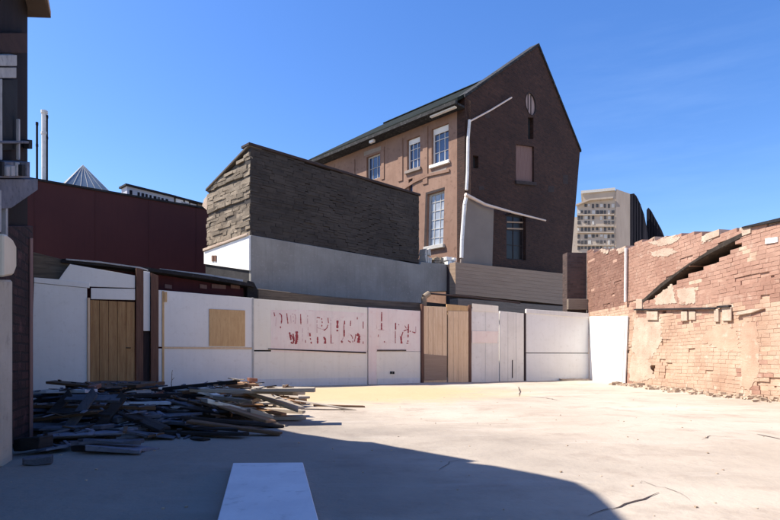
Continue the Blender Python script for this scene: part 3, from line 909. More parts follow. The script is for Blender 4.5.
# plaster left on the face as thin irregular skins
def skin(px_poly, n, m, name='plaster_patch', sub=5, amp=1.0):
    sub = sub * 3
    amp = amp * 1.1
    n = n * 0.35
    out = []
    pl = px_poly
    for i in range(len(pl)):
        a, b = pl[i], pl[(i + 1) % len(pl)]
        for k in range(sub):
            x, y = a[0] + (b[0] - a[0]) * k / sub, a[1] + (b[1] - a[1]) * k / sub
            out.append((x + rb.uniform(-amp, amp), y + rb.uniform(-amp, amp)))
    MB(f).prism(f.pts(out, n), 0.0, n).build(name, m, wall)
skin([(634, 318), (660, 316), (662, 340), (652, 358), (640, 362), (632, 350)], 0.022, 'plaster', sub=6)
skin([(631, 355), (648, 360), (655, 378), (638, 382), (629, 380)], 0.02, 'plaster', sub=5)
skin([(676, 290), (694, 286), (696, 303), (680, 305)], 0.024, 'plaster', sub=4)
skin([(654, 298), (672, 284), (676, 303), (656, 305)], 0.022, 'plaster', sub=5, amp=0.8)
skin([(648, 243), (664, 238), (680, 236), (676, 242), (660, 246)], 0.02, 'plaster', sub=4)
skin([(651, 252), (668, 248), (678, 252), (664, 257), (652, 256)], 0.02, 'plaster', sub=4)
skin([(702, 237), (716, 232.5), (712, 240), (702, 244)], 0.02, 'plaster', sub=3)
skin([(742, 321), (757, 322), (759, 372), (748, 391), (741, 386)], 0.018, 'brick_peach', sub=6, amp=1.2)
skin([(718, 322), (736, 330), (740, 352), (722, 350), (700, 340)], 0.014, 'brick_peach', sub=6, amp=1.5)
# pale beam pockets under the ledge
for a, b, t, bt in ((636, 642, 299, 309), (647, 658, 311.5, 320), (681, 687, 311, 321), (688.5, 695, 311, 320), (714.5, 719, 309, 322), (722, 731, 307, 321)):
    MB(f).prism(f.pts([(a, bt), (b, bt), (b, t), (a, t)], 0.03), 0.0, 0.03 + rb.uniform(0, 0.025)).build('pocket_block', 'plaster', wall, bevel=0.008)
MB(f).prism(f.pts([(735, 316), (752, 313), (764, 308.5), (752, 309), (737, 312)], 0.04), 0.0, 0.05).build('lintel_stone', 'plaster', wall, bevel=0.01)
MB(f).prism(f.pts([(634, 310.4), (715, 309.2), (715, 307.2), (634, 309)], 0.06), 0.0, 0.07).build('ledge_rail', 'debris_char', wall)
MB(f).prism(f.pts([(717, 308), (729, 307), (729, 305), (717, 306)], 0.06), 0.0, 0.07).build('ledge_rail', 'debris_char', wall)
MB(f).prism(f.pts([(766, 244), (778, 242), (778, 237), (766, 238.5)], 0.01), 0.0, 0.025).build('white_patch', 'whitewash', wall)

tag(MB(f).tube((f.at(625.5, 0.06), 0.06, f.hit(625.5, 302, 0.06)[1]), (f.at(626, 0.06), 0.06, f.hit(626, 248, 0.06)[1]), 0.045).build('downpipe', 'pipe_white'),
    'whitish vertical pipe on the red brick wall above the whitewashed corner', 'pipe')
cf = MB(f)
cf.prism(f.pts([(744, 228.5), (780, 221.5), (800, 217), (800, 213), (780, 218.3), (744, 226.8)]), -0.55, 0.05)
tag(cf.build('roof_flashing', 'roof_black'), 'black strip of roofing on top of the brick wall near the right edge', 'roofing')

# dark back wall in the corner, between the gabled house and the brick wall
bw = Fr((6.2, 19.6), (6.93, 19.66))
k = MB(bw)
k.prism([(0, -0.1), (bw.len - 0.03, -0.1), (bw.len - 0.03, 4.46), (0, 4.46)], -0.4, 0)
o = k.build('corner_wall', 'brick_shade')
tag(o, 'brick wall in shade, its colour darkened, between the gabled house and the sunlit wall', 'wall')
k = MB(bw)
k.box(-0.02, bw.len - 0.03, 0.002, 0.15, 2.45, 2.82)
tag(k.build('ledge_beam', 'siding_dark', bevel=0.01), 'short taupe ledge beam above the bluish white corner panel', 'beam')

# ------------------------------------------------------------------ dark block
f = BLK_R
blk = thing('brick_block', f.w(3.5, -2, 0), 'windowless sooty brick block over a grey rendered base, with a pale stone flank', 'building')
uE = f.at(419)
ZT = 6.82
rb2 = random.Random(5)
g_top = 4.29
def dtest(u, h):
    if u > uE: return None
    t = ZT + 0.06 * noise.noise((u * 1.2, 0, 0))
    return 0 if h < t else None
mb = masonry(f, 0.02, uE, g_top, ZT + 0.1, dtest, 0.42, 0.085, rb2, None, 0.35, 0.007, 0.003, len_var=0.35, course_wave=0.06, rough=0.006, mfront=0.008)
mb.build('front_brickwork', ['soot_brick', 'soot_brick', 'recess_shade', 'soot_mortar', 'soot_mortar'], blk)
k = MB(f)
k.box(-0.06, uE + 0.05, -0.4, 0.05, ZT + 0.02, ZT + 0.1)
k.build('front_coping', 'frame_dark', blk, bevel=0.01)
uG = f.at(455)
k = MB(f)
k.prism([f.hit(250, 291), (0.0, f.hit(250, 291)[1]), f.hit(300, 294.5), f.hit(360, 299.5), f.hit(424, 305.5), f.hit(425, 292), f.hit(455, 291), f.hit(455, 265.5), f.hit(420, 262), (uE, g_top - 0.03), (0.0, g_top - 0.01), f.hit(250, 235)], -0.5, 0.06)
k.build('render_band', 'render_grey', blk, bevel=0.012)
k = MB(f)
k.box(0.05, uG - 0.1, -0.5, -0.05, -0.1, 2.9)
k.build('base_wall', 'soot_mortar', blk)
# left flank: pale rubble, lit
f = BLK_L
FTOP = [(-0.1, f.hit(208, 192)[1]), (0.4, f.hit(212, 186)[1]), (f.hit(235, 166)), (f.len, ZT)]
FTOP = [(-0.1, f.hit(208, 190)[1]), (f.hit(232, 168.5)), (f.len + 0.02, ZT)]
def ftest(u, h):
    return 0 if h < top_at(FTOP, u) + 0.05 * noise.noise((u * 4, 0, 0)) else None
base_h = f.hit(230, 241)[1]
mb = masonry(f, 0.0, f.len - 0.02, base_h, ZT, ftest, 0.40, 0.11, rb2, None, 0.35, 0.014, 0.003, len_var=0.55, course_wave=0.05, rough=0.018, mfront=0.02)
kb = MB(f)
kb.prism([(0.02, base_h - 0.1), (f.len - 0.04, base_h - 0.1), (f.len - 0.04, ZT - 0.06), (0.02, FTOP[0][1] - 0.08)], -0.34, -0.045)
kb.build('flank_backing', 'stone_mortar', blk)
kb = MB(f)
kb.prism([(-0.03, FTOP[0][1] - 0.03), (f.len + 0.02, ZT - 0.0), (f.len + 0.02, ZT + 0.085), (-0.03, FTOP[0][1] + 0.055)], -0.38, 0.045)
kb.build('flank_coping', 'stone_mortar', blk, bevel=0.015)
mb.build('flank_stonework', ['stone_pale', 'stone_pale', 'recess_shade', 'stone_mortar', 'stone_mortar'], blk)
k = MB(f)
lo = f.hit(205, 266)[1]
k.prism([(-0.12, lo + 0.06), (f.len + 0.04, f.hit(249, 271)[1]), (f.len + 0.04, base_h - 0.02), (-0.12, base_h - 0.12)], -0.35, 0.05)
wb = k.build('white_base', 'white_render', blk, bevel=0.01)
for dx in (0, 2.6):
    k = MB(f)
    k.prism(f.pts([(212.2 + dx, 261.5), (214.2 + dx, 261.5), (214.2 + dx, 255.5), (212.2 + dx, 255.5)], 0.05), 0.05, 0.075)
    k.build('vent', 'post_brown', wb)
k = MB(f)
k.box(-0.1, f.len - 0.05, -0.35, 0.0, -0.1, lo + 0.2)
k.build('foot_wall', 'roof_black', blk)
k = MB(f)
k.prism([(-0.1, base_h - 0.11), (f.len, base_h - 0.015), (f.len, base_h + 0.05), (-0.1, base_h - 0.03)], 0.052, 0.1)
k.build('string_course', 'plaster', blk, bevel=0.01)
# the block's core, so it stays solid from the side
k = MB()
A = BLK_L.w(0, -0.3, 0); B = BLK_R.w(0.25, -0.3, 0); C_ = BLK_R.w(uE - 0.05, -0.3, 0); D_ = C_ + (A - B)
h = 5.95
vs = [(p.x, p.y, z) for z in (0.0, h) for p in (A, B, C_, D_)]
k.add(vs, [(0, 3, 2, 1), (4, 5, 6, 7), (0, 1, 5, 4), (1, 2, 6, 5), (2, 3, 7, 6), (3, 0, 4, 7)])
k.build('core', 'soot_mortar', blk)

# ------------------------------------------------------------------ gabled house
G = Fr(CORNER, (CORNER[0] + 7.13, CORNER[1] + 7.0))
house = thing('gabled_house', G.w(5, -4, 0), 'tall brown house with a steep gable, brick gable end and stucco side with windows', 'house')
E_L = 11.42
ridge = G.hit(538, 46)
eR = G.hit(580, 151)
def oval(cx, cy, rx, ry, n=20):
    return [(cx + rx * math.cos(2 * math.pi * i / n), cy + ry * math.sin(2 * math.pi * i / n)) for i in range(n)]
ov = G.pts([(530.7, 93)] + [(530.7, 115)])
ovc = ((ov[0][0]), (ov[0][1] + ov[1][1]) / 2)
ov_r = (abs(G.at(536) - G.at(525.5)) / 2, (ov[0][1] - ov[1][1]) / 2)
w1 = G.pts([(516, 181), (534, 182), (534, 146.5), (516, 144)])
w2 = G.pts([(506.5, 259), (526, 260.5), (526, 216), (506.5, 213)])
s1 = G.pts([(528, 139), (533.5, 139), (533.5, 117.5), (528, 117)])
s2 = G.pts([(473, 168), (478.5, 168.5), (478.5, 156), (473, 155)])
k = MB(G)
k.prism([(0, -0.1), G.hit(569, 384), G.hit(569, 300), G.hit(572, 250), G.hit(576, 200), eR, ridge, (0, E_L)], -0.4, 0, holes=[oval(*ovc, *ov_r), w1, w2, s1, s2])
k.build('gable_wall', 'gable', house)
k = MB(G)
cpv = [(-0.06, E_L - 0.02), ridge, (eR[0] + 0.05, eR[1] - 0.05)]
k.prism([cpv[0], (cpv[0][0], cpv[0][1] + 0.12), (ridge[0], ridge[1] + 0.13), (cpv[2][0], cpv[2][1] + 0.12), cpv[2], (ridge[0], ridge[1] + 0.003)], -0.45, 0.06)
k.build('verge_coping', 'gutter', house)
def win_px(fr, q, frame_m, glass_m, bars_v, bars_h, root, depth=0.16, fw=0.07, arch=False, panes=True):
    """window set back in the opening q (4 points: bl, br, tr, tl)"""
    def P(s, t):
        a = (q[0][0] + (q[1][0] - q[0][0]) * s, q[0][1] + (q[1][1] - q[0][1]) * s)
        b = (q[3][0] + (q[2][0] - q[3][0]) * s, q[3][1] + (q[2][1] - q[3][1]) * s)
        return (a[0] + (b[0] - a[0]) * t, a[1] + (b[1] - a[1]) * t)
    wd = q[1][0] - q[0][0]; hg = q[3][1] - q[0][1]
    a, b = fw / wd, fw / hg
    k = MB(fr)
    k.prism([P(0, 0), P(1, 0), P(1, 1), P(0, 1)], -depth - 0.06, -depth, holes=[[P(a, b), P(1 - a, b), P(1 - a, 1 - b), P(a, 1 - b)]])
    bt = 0.022
    for i in range(1, bars_v + 1):
        s = i / (bars_v + 1)
        k.prism([P(s - bt / wd / 2, b), P(s + bt / wd / 2, b), P(s + bt / wd / 2, 1 - b), P(s - bt / wd / 2, 1 - b)], -depth - 0.05, -depth - 0.012)
    for i in range(1, bars_h + 1):
        t = i / (bars_h + 1)
        k.prism([P(a, t - bt / hg / 2), P(1 - a, t - bt / hg / 2), P(1 - a, t + bt / hg / 2), P(a, t + bt / hg / 2)], -depth - 0.048, -depth - 0.01)
    wn = k.build('window', frame_m, root)
    k = MB(fr)
    k.prism([P(0.01, 0.01), P(0.99, 0.01), P(0.99, 0.99), P(0.01, 0.99)], -depth - 0.05, -depth - 0.035)
    k.build('pane', glass_m, wn)
    return wn, P
win_px(G, w2, 'frame_dark', 'glass_dark', 1, 2, house)
# slats of a blind behind the dark window
for y in (221, 227.5):
    k = MB(G)
    k.prism(G.pts([(508, y + 1.4), (524.5, y + 2.0), (524.5, y + 0.6), (508, y)], -0.1), -0.17, -0.15)
    k.build('slat', 'siding', house)
k = MB(G)
k.prism(w1, -0.2, -0.1)
bd = k.build('boarded_window', 'board_pink', house)
k = MB(G)
xs = w1[0][0], w1[1][0]
k.prism([(xs[0] - 0.1, w1[0][1] - 0.16), (xs[1] + 0.1, w1[1][1] - 0.16), (xs[1] + 0.1, w1[1][1] - 0.01), (xs[0] - 0.1, w1[0][1] - 0.01)], 0.002, 0.09)
k.build('sill', 'frame_dark', bd, bevel=0.008)
k = MB(G)
k.prism(oval(*ovc, ov_r[0] * 1.0, ov_r[1] * 1.0), -0.2, -0.06)
ow = k.build('oval_window', 'curtain', house)
k = MB(G)
k.prism(oval(*ovc, ov_r[0] * 1.06, ov_r[1] * 1.03), -0.05, 0.02, holes=[oval(*ovc, ov_r[0] * 0.97, ov_r[1] * 0.975)])
for t in (-0.33, 0.2):
    k.box(ovc[0] + ov_r[0] * t - 0.02, ovc[0] + ov_r[0] * t + 0.02, -0.058, -0.03, ovc[1] - ov_r[1] * 0.9, ovc[1] + ov_r[1] * 0.9)
k.build('frame', 'frame_dark', ow)
for q in (s1, s2):
    k = MB(G)
    k.prism(q, -0.3, -0.18)
    k.build('bricked_recess', 'black', house)
for q in ((563, 175, 5, 9), (479, 186, 5, 4), (548, 186, 6, 6), (485, 110, 5, 8)):
    x, y, a, b = q
    k = MB(G)
    k.prism(G.pts([(x, y + b), (x + a, y + b), (x + a, y), (x, y)]), 0.0, 0.006)
    k.build('brick_patch', 'frame_dark', house)

# facade
fc = FAC
Q = {
 'a': fc.pts([(431.5, 165.5), (448.5, 160), (448.5, 122.5), (431.5, 129)]),
 'b': fc.pts([(407, 171.5), (420, 166.5), (420, 134.5), (407, 140.5)]),
 'c': fc.pts([(366.5, 181), (380, 178), (380, 151.5), (366.5, 158)]),
 'd': fc.pts([(426.5, 247), (443, 245.5), (444.5, 189.5), (427.5, 194.5)]),
 'e': fc.pts([(408.5, 192), (412.5, 192), (412.5, 178), (408.5, 179.5)]),
}
for kk in 'abc':                                  # square the openings
    q = Q[kk]
    lo = (q[0][1] + q[1][1]) / 2; hi = (q[2][1] + q[3][1]) / 2
    Q[kk] = [(q[0][0], lo), (q[1][0], lo), (q[1][0], hi), (q[0][0], hi)]
k = MB(fc)
k.prism([(0, -0.1), (fc.len, -0.1), (fc.len, E_L), (0, E_L)], -0.4, -0.002, holes=[Q[c] for c in 'abcde'])
k.build('facade_wall', 'facade', house)
for c, fm, gm, bv, bh_ in (('a', 'white_wood', 'glass_blue', 2, 2), ('b', 'white_wood', 'glass_blue', 2, 2), ('c', 'frame_grey', 'glass_blue', 2, 1), ('d', 'frame_grey', 'glass_pale', 2, 5)):
    wn, P = win_px(fc, Q[c], fm, gm, bv, bh_, house, depth=0.13)
    q = Q[c]
    if c in 'ab':
        hh = q[3][1] - q[0][1]
        k = MB(fc)
        k.box(q[0][0] + 0.03, q[1][0] - 0.03, -0.14, -0.1, q[3][1] - hh * 0.17, q[3][1] - 0.02)
        k.build('blind', 'white_wood', wn)
        k = MB(fc)
        k.box(q[0][0] - 0.08, q[1][0] + 0.08, -0.12, 0.09, q[0][1] - 0.14, q[0][1] - 0.003)
        k.build('sill', 'white_wood' if c == 'a' else 'facade_patch', wn, bevel=0.01)
    if c == 'd':
        k = MB(fc)
        k.box(q[0][0] - 0.1, q[1][0] + 0.1, -0.12, 0.12, q[0][1] - 0.16, q[0][1] - 0.003)
        k.build('sill', 'frame_grey', wn, bevel=0.01)
        k = MB(fc)
        k.prism([(q[0][0] - 0.14, q[0][1]), (q[0][0] - 0.004, q[0][1]), (q[3][0] - 0.004, q[3][1] + 0.004), (q[2][0] + 0.0, q[2][1] + 0.004), (q[2][0], q[2][1] + 0.1), (q[3][0] - 0.1, q[3][1] + 0.1)], -0.1, 0.012)
        k.build('frame', 'frame_dark', wn)
k = MB(fc)
k.prism(Q['e'], -0.3, -0.12)
k.build('slit_window', 'glass_blue', house)
# raised stucco piers, patched
for a, b, t, bt in ((398.5, 403, 140, 182), (423, 428, 128, 185), (353.6, 355, 160, 181), (381.5, 384.5, 148, 180)):
    k = MB(fc)
    top = min(E_L - 0.15, fc.hit(a, t)[1])
    k.box(fc.at(a), fc.at(b), 0.0, 0.035, fc.hit(a, bt)[1], top)
    k.build('pier', 'facade', house, bevel=0.01)
k = MB(fc)
k.prism(fc.pts([(429, 173), (447, 167), (446, 171), (440, 173.5), (430, 177)]), 0.0, 0.004)
k.build('stucco_patch', 'facade_patch', house)
k = MB(fc)
k.prism(fc.pts([(364, 156), (381, 150), (381, 146), (364, 152)]), 0.0, 0.004)
k.build('stucco_patch', 'facade_patch', house)
k = MB(fc)
k.prism(fc.pts([(404, 187), (414, 180), (428, 174), (450, 169), (450, 172), (428, 177), (415, 183), (404, 190)]), 0.0, 0.05)
k.build('ledge', 'facade', house, bevel=0.01)

# roof: two slopes, overhanging; black gutter and soffit along the facade
dep = fc.len                                      # house depth behind the gable
ov_e, ov_g = 0.45, 0.12
rl = ridge[0]; rh = ridge[1] - 0.72
sl = (rh - E_L) / rl
sr = (rh - eR[1]) / (eR[0] - rl)
ov_g = -0.02
rf = MB(G)
def slope(ua, ha, ub, hb, th=0.14):
    vs = []
    for n in (ov_g, -dep - 0.1):
        for (u, h) in ((ua, ha), (ub, hb)):
            vs += [(u, n, h), (u, n, h - th)]
    rf.add(vs, [(0, 2, 6, 4), (1, 5, 7, 3), (0, 1, 3, 2), (4, 6, 7, 5), (0, 4, 5, 1), (2, 3, 7, 6)])
slope(-ov_e, E_L - sl * ov_e + 0.16, rl, rh + 0.16)
slope(rl + 0.001, rh + 0.158, eR[0] - 0.05, eR[1] + 0.05)
roof = rf.build('roof', 'slate', house)
k = MB(G)
k.box(rl - 0.1, rl + 0.1, -dep - 0.1, -0.42, rh + 0.13, rh + 0.22)
k.build('ridge_tile', 'slate', roof, bevel=0.03)
k = MB(G)
hE = E_L - sl * ov_e
k.box(-ov_e - 0.14, -ov_e - 0.004, -dep - 0.1, ov_g, hE - 0.12, hE + 0.02)
k.build('gutter', 'gutter', roof)
k = MB(G)
k.box(-ov_e + 0.004, -0.02, -dep - 0.1, -0.0, hE - 0.14, hE - 0.06)
k.box(-0.1, -0.004, -dep - 0.1, 0.0, E_L - 0.42, hE - 0.145)
k.build('soffit', 'gutter', roof)
k = MB(G)
k.box(-ov_e - 0.02, -ov_e + 0.12, -1.5, -0.15, hE - 0.2, hE - 0.142)
k.build('gutter_bracket', 'pipe_white', roof)
k = MB(G)
k.box(-ov_e - 0.02, -ov_e + 0.10, -5.3, -5.0, hE - 0.26, hE - 0.142)
k.build('gutter_bracket', 'pipe_white', roof)
k = MB(G)                                          # rear and right walls, so the house is closed
k.box(0.42, eR[0] - 0.02, -dep, -dep + 0.3, 0, E_L)
k.box(eR[0] - 0.7, eR[0] - 0.4, -dep + 0.301, -0.42, 0, E_L)
k.build('rear_wall', 'gable', house)
k = MB(G)
k.prism([(0.45, E_L + 0.01), (eR[0] - 0.4, E_L + 0.01), (rl, rh - 0.25)], -dep, -dep + 0.3)
k.build('rear_gable', 'gable', house)

# white downpipe on the corner with its slanted branch
dp = thing('downpipe', G.w(0.05, 0.1, 4.6), 'white downpipe running down the sunlit corner of the brown house with a slanted branch', 'pipe')
def pipe_poly(fr, pts, off, r, name, m, root):
    k = MB(fr)
    L = [fr.hit(x, y, off) for x, y in pts]
    for a, b in zip(L, L[1:]):
        k.tube((a[0], off, a[1]), (b[0], off, b[1]), r, seg=12)
    return k.build(name, m, root)
pipe_poly(G, [(469.5, 120), (468, 140), (467.5, 172), (466.5, 190)], 0.12, 0.062, 'upper_pipe', 'pipe_white', dp)
pipe_poly(G, [(466.5, 196), (464.5, 205), (462, 240), (461.5, 258)], 0.14, 0.075, 'lower_pipe', 'pipe_white', dp)
pipe_poly(G, [(469.5, 121.5), (490, 110.5), (511.5, 97.5)], 0.14, 0.036, 'branch', 'pipe_pink', dp)
aw = thing('awning_pole', G.w(0.1, 0.2, 6.5), 'long cream pole sloping across the dark gable end', 'pole')
k = MB(G)
L = [G.hit(467, 194, 0.3), G.hit(487, 204, 0.45), G.hit(515, 212.5, 0.5), G.hit(545.5, 220.5, 0.55)]
nn = [0.22, 0.35, 0.45, 0.55]
for i in range(3):
    k.tube((L[i][0], nn[i], L[i][1]), (L[i + 1][0], nn[i + 1], L[i + 1][1]), 0.075 - 0.012 * i, r2=0.063 - 0.012 * i, seg=10)
k.build('pole', 'pipe_pink', aw)
k = MB(G)
k.tube((L[2][0], 0.0, L[2][1] - 0.02), (L[2][0], 0.46, L[2][1]), 0.03)
k.build('wall_bracket', 'frame_dark', aw)
plain('sheet_panel', G, [(460, 271.5), (492, 278), (494, 206), (468, 196.5)], 0.1, 0.16, 'sheet_grey', 'plain grey sheet hanging on the corner of the dark gable under the cream pole', 'panel', off=0.16)
# lean-to of taupe boards at the foot of the gable
f = Fr(G.w(-0.7, 0.5, 0)[:2], G.w(9.0, 0.5, 0)[:2])
lt = thing('lean_to', f.w(3.5, -0.2, 0), 'low taupe boarded lean-to at the foot of the dark gable above the gates', 'lean-to')
k = MB(f)
n = 9
q = f.pts([(455.5, 294), (567, 305), (567, 274), (455.5, 262)])
for i in range(n):
    a, b = i / n, (i + 1) / n - 0.004
    k.prism([(q[0][0], q[0][1] + (q[3][1] - q[0][1]) * a), (q[1][0], q[1][1] + (q[2][1] - q[1][1]) * a), (q[1][0], q[1][1] + (q[2][1] - q[1][1]) * b), (q[0][0], q[0][1] + (q[3][1] - q[0][1]) * b)], -0.3, 0.003 * (i % 2))
k.build('boarding', 'siding', lt)
k = MB(f)
k.prism(f.pts([(455.5, 312), (568, 318), (568, 307), (455.5, 298.5)]), -0.3, 0.12)
k.build('ledge', 'siding_dark', lt, bevel=0.01)
k = MB(f)
k.prism([(q[0][0], -0.1), (q[1][0], -0.1), (q[1][0], q[2][1] - 0.05), (q[0][0], q[3][1] - 0.05)], -0.48, -0.302)
k.build('backing', 'post_dark', lt)
pp = thing('service_pipe', H_B.w(0.3, -0.2, 2.4), 'dark pipe with a pale elbow running over the tan gate', 'pipe')
f2 = Fr((0.6, 17.35), (5.0, 19.6))
pipe_poly(f2, [(424, 306), (424, 297), (429, 293.5)], 0.0, 0.09, 'elbow', 'stone_pale', pp)
pipe_poly(f2, [(429, 293.5), (470, 297), (520, 303)], 0.0, 0.03, 'pipe', 'post_dark', pp)

# clutter on the ledge under the tall facade window
f = BLK_R
r9 = random.Random(2)
for i, (px, py, w, h, m, lb) in enumerate([(424, 262.5, 6, 14, 'frame_grey', 'grey cage of rubble on the roof ledge left of the tall frosted window'), (433, 264, 10, 6, 'stone_pale', 'low pale stone lump on the roof ledge below the tall frosted window'), (446, 264, 9, 6, 'whitewash', 'white bundle on the roof ledge near the downpipe foot')]):
    a = f.hit(px - 0.0, py, -0.15); b = f.hit(px + w, py - h, -0.15)
    k = MB(f)
    for jx in range(3):
        for jy in range(2):
            ua = a[0] + (b[0] - a[0]) * jx / 3; ub = a[0] + (b[0] - a[0]) * (jx + 1) / 3
            ha = a[1] + (b[1] - a[1]) * jy / 2; hb = a[1] + (b[1] - a[1]) * (jy + r9.uniform(0.6, 1)) / 2
            k.rough_box(ua, ub - 0.02, -0.4, r9.uniform(-0.14, -0.05), ha, hb, 0.03, r9)
    tag(k.build('rubble_lump', m), lb, 'rubble')

# ------------------------------------------------------------------ timber beam over the hoarding, canopy, fascia
bf = Fr((-4.2, 15.2), (1.05, 17.75))
k = MB(bf)
q = bf.pts([(258, 302), (424, 312), (424, 303), (330, 297), (258, 288.5)])
k.prism(q, -0.25, 0)
tag(k.build('timber_beam', 'timber_old', bevel=0.015), 'rough brown timber beam lying along the top of the lettered hoarding', 'beam')
k = MB(bf)
k.prism(bf.pts([(247, 305), (257, 304), (258, 290), (254, 282), (247, 280)], 0.02), -0.3, 0.02)
tag(k.build('charred_stump', 'roof_black', bevel=0.02), 'black charred stump at the left end of the timber beam', 'stump')

cf_ = Fr((-8.3, 13.0), (-4.05, 15.35))
shed = thing('shed', cf_.w(2.2, -0.6, 0), 'low dark maroon shed with a black felt roof behind the white hoardings', 'shed')
k = MB(cf_)
q0 = cf_.pts([(62, 264), (110, 268), (160, 274), (205, 280), (252, 288)])
k.prism(q0 + [(p[0], p[1] + 0.09) for p in reversed(q0)], -2.6, 0.25)
roof_s = k.build('roof', 'roof_black', shed)
k = MB(cf_)
q1 = cf_.pts([(66, 260.2), (100, 263), (140, 268.5), (148, 271)], 0.26)
k.prism(q1 + [(p[0], p[1] + 0.035) for p in reversed(q1)], 0.26, 0.29)
k.build('flashing', 'flash', roof_s)
q1 = cf_.pts([(160, 270.5), (205, 275.5), (243, 281.5)], 0.1)
k = MB(cf_)
k.prism(q1 + [(p[0], p[1] + 0.05) for p in reversed(q1)], -2.4, 0.1)
k.build('flashing', 'flash', roof_s)
k = MB(cf_)
k.prism([(-0.1, 1.5), (4.9, 1.5), (4.9, cf_.hit(252, 288)[1] - 0.01), cf_.hit(160, 274.5), cf_.hit(62, 265)], -0.25, -0.05)
k.build('fascia', 'maroon_dark', shed)
for a, b in ((165, 172), (200, 207), (212, 226), (231, 240)):
    k = MB(cf_)
    k.prism(cf_.pts([(a, 288), (b, 289), (b, 285), (a, 284)], 0.0), -0.045, -0.02)
    k.build('louvre', 'board_pink', shed)
k = MB(cf_)
k.box(-0.1, 4.9, -2.5, -2.4, 0, 2.5)
k.build('rear_wall', 'maroon_dark', shed)
# old brown boarding with flaking dirt above the left hoarding
plain('old_boarding', H_L, [(33, 284), (70, 284), (74, 264), (64, 258), (33, 250)], -0.35, -0.28, 'timber_old', 'rotten brown boarding above the left end of the bluish white hoarding', 'boarding')

# ------------------------------------------------------------------ burgundy building and what stands on and behind it
f = BUR
bb = thing('burgundy_building', f.w(6, -1.5, 0), 'long windowless burgundy building behind the shed', 'building')
k = MB(f)
q = f.pts([(20, 178), (210, 210)])
k.prism([(q[0][0], 0), (q[1][0], 0), q[1], q[0]], -3.2, 0)
k.build('wall', 'burgundy', bb)
k = MB(f)
k.prism([(q[0][0], q[0][1] + 0.002), (q[1][0], q[1][1] + 0.002), (q[1][0], q[1][1] + 0.07), (q[0][0], q[0][1] + 0.07)], -3.25, 0.06)
k.build('roof', 'roof_black', bb)
k = MB(f)
L0 = q[1][0] - q[0][0]
u = q[0][0] + 0.4
while u < q[1][0] - 0.1:
    k.box(u, u + 0.02, 0.001, 0.012, 1.0, q[0][1] + (q[1][1] - q[0][1]) * (u - q[0][0]) / L0 - 0.01)
    u += 1.9
k.build('seam', 'burgundy', bb)

def roof_pole(px, y0, y1, wpx, m, label, back):
    a, b = BUR.hit(px, y1, -back), BUR.hit(px, y0, -back)
    top_h = f.hit(px, y1)[1]
    k = MB(BUR)
    rr = wpx / 2 * 20 / FPX
    k.tube((a[0], -back, q[0][1] - 0.2), (b[0], -back, b[1]), rr, seg=14)
    k.tube((b[0], -back, b[1]), (b[0], -back, b[1] + 0.1), rr * 1.25, seg=14)
    k.tube((b[0], -back, b[1] - 0.75), (b[0], -back, b[1] - 0.66), rr * 1.2, seg=14)
    return tag(k.build('flue_pipe', m), label, 'flue')
roof_pole(37.0, 125, 182, 2.0, 'black', 'thin black flue pipe on the burgundy roof nearest the left building', 0.6)
roof_pole(44.3, 113.5, 183, 5.0, 'pipe_white', 'tall whitish flue pipe standing on the burgundy roof', 0.9)
roof_pole(46.8, 118, 183, 2.2, 'black', 'dark conduit pressed against the whitish flue pipe', 0.85)

# glazed pyramid roof
px_c = BUR.hit(83, 165, -2.0)
py = thing('glazed_pyramid', BUR.w(px_c[0], -2.0, q[0][1]), 'milky blue glazed pyramid rooflight beyond the burgundy roof', 'rooflight')
k = MB(BUR)
bl_ = BUR.hit(56, 186, -2.0); br_ = BUR.hit(106, 192, -2.0)
hb = min(bl_[1], br_[1]) - 0.2
ap = (px_c[0], -2.0, px_c[1])
bs = [(bl_[0], -1.1, hb), (br_[0], -1.1, hb), (br_[0], -3.0, hb), (bl_[0], -3.0, hb)]
k.add(bs + [ap], [(0, 1, 4), (1, 2, 4), (2, 3, 4), (3, 0, 4), (0, 3, 2, 1)])
k.build('glazing', 'roof_glass', py)
k = MB(BUR)
for a, b in ((0, 1), (1, 2), (2, 3), (3, 0)):
    A_, B_ = Vector(bs[a]), Vector(bs[b])
    for t in lin(0, 1, 6)[:-1]:
        k.tube(A_.lerp(B_, t), Vector(ap), 0.012, seg=5)
k.build('glazing_bar', 'frame_grey', py)

# row of buildings over the burgundy roof
rw = Fr((-11.6, 26.0), (-7.6, 30.2))
rb_ = thing('rooftop_block', rw.w(2, -1, 0), 'blue white upper storey with small dark windows seen over the burgundy roof', 'building')
a, b = rw.hit(127, 186), rw.hit(174, 197.5)
k = MB(rw)
k.prism([(a[0], 0), (b[0], 0), b, a], -0.65, 0)
k.build('wall', 'bluewhite', rb_)
k = MB(rw)
k.prism([(a[0] - 0.1, a[1] + 0.002), (b[0] + 0.05, b[1] + 0.002), (b[0] + 0.05, b[1] + 0.08), (a[0] - 0.1, a[1] + 0.08)], -0.7, 0.12)
k.build('roof', 'roof_black', rb_)
rr_ = random.Random(12)
for row in range(2):
    for i in range(11):
        x = 129.5 + i * 4.0
        y = 189.5 + (x - 127) * 0.245 + row * 6.4
        if rr_.random() < 0.12: continue
        w_ = rr_.uniform(1.8, 2.9); hh_ = rr_.uniform(3.0, 4.6)
        k = MB(rw)
        k.prism(rw.pts([(x, y + hh_), (x + w_, y + hh_ + 0.4), (x + w_, y + 0.4), (x, y)]), 0.002, 0.03)
        k.build('window', 'netting' if rr_.random() < 0.7 else 'tower_glass', rb_)
rb_ = thing('rooftop_block', rw.w(5, -1, 0), 'patchy brown and white row of roofs between the blue white storey and the stone flank', 'building')
a, b = rw.hit(175, 198), rw.hit(206, 206)
k = MB(rw)
k.prism([(a[0], 0), (b[0], 0), b, a], -0.65, -0.05)
k.build('wall', 'timber_old', rb_)
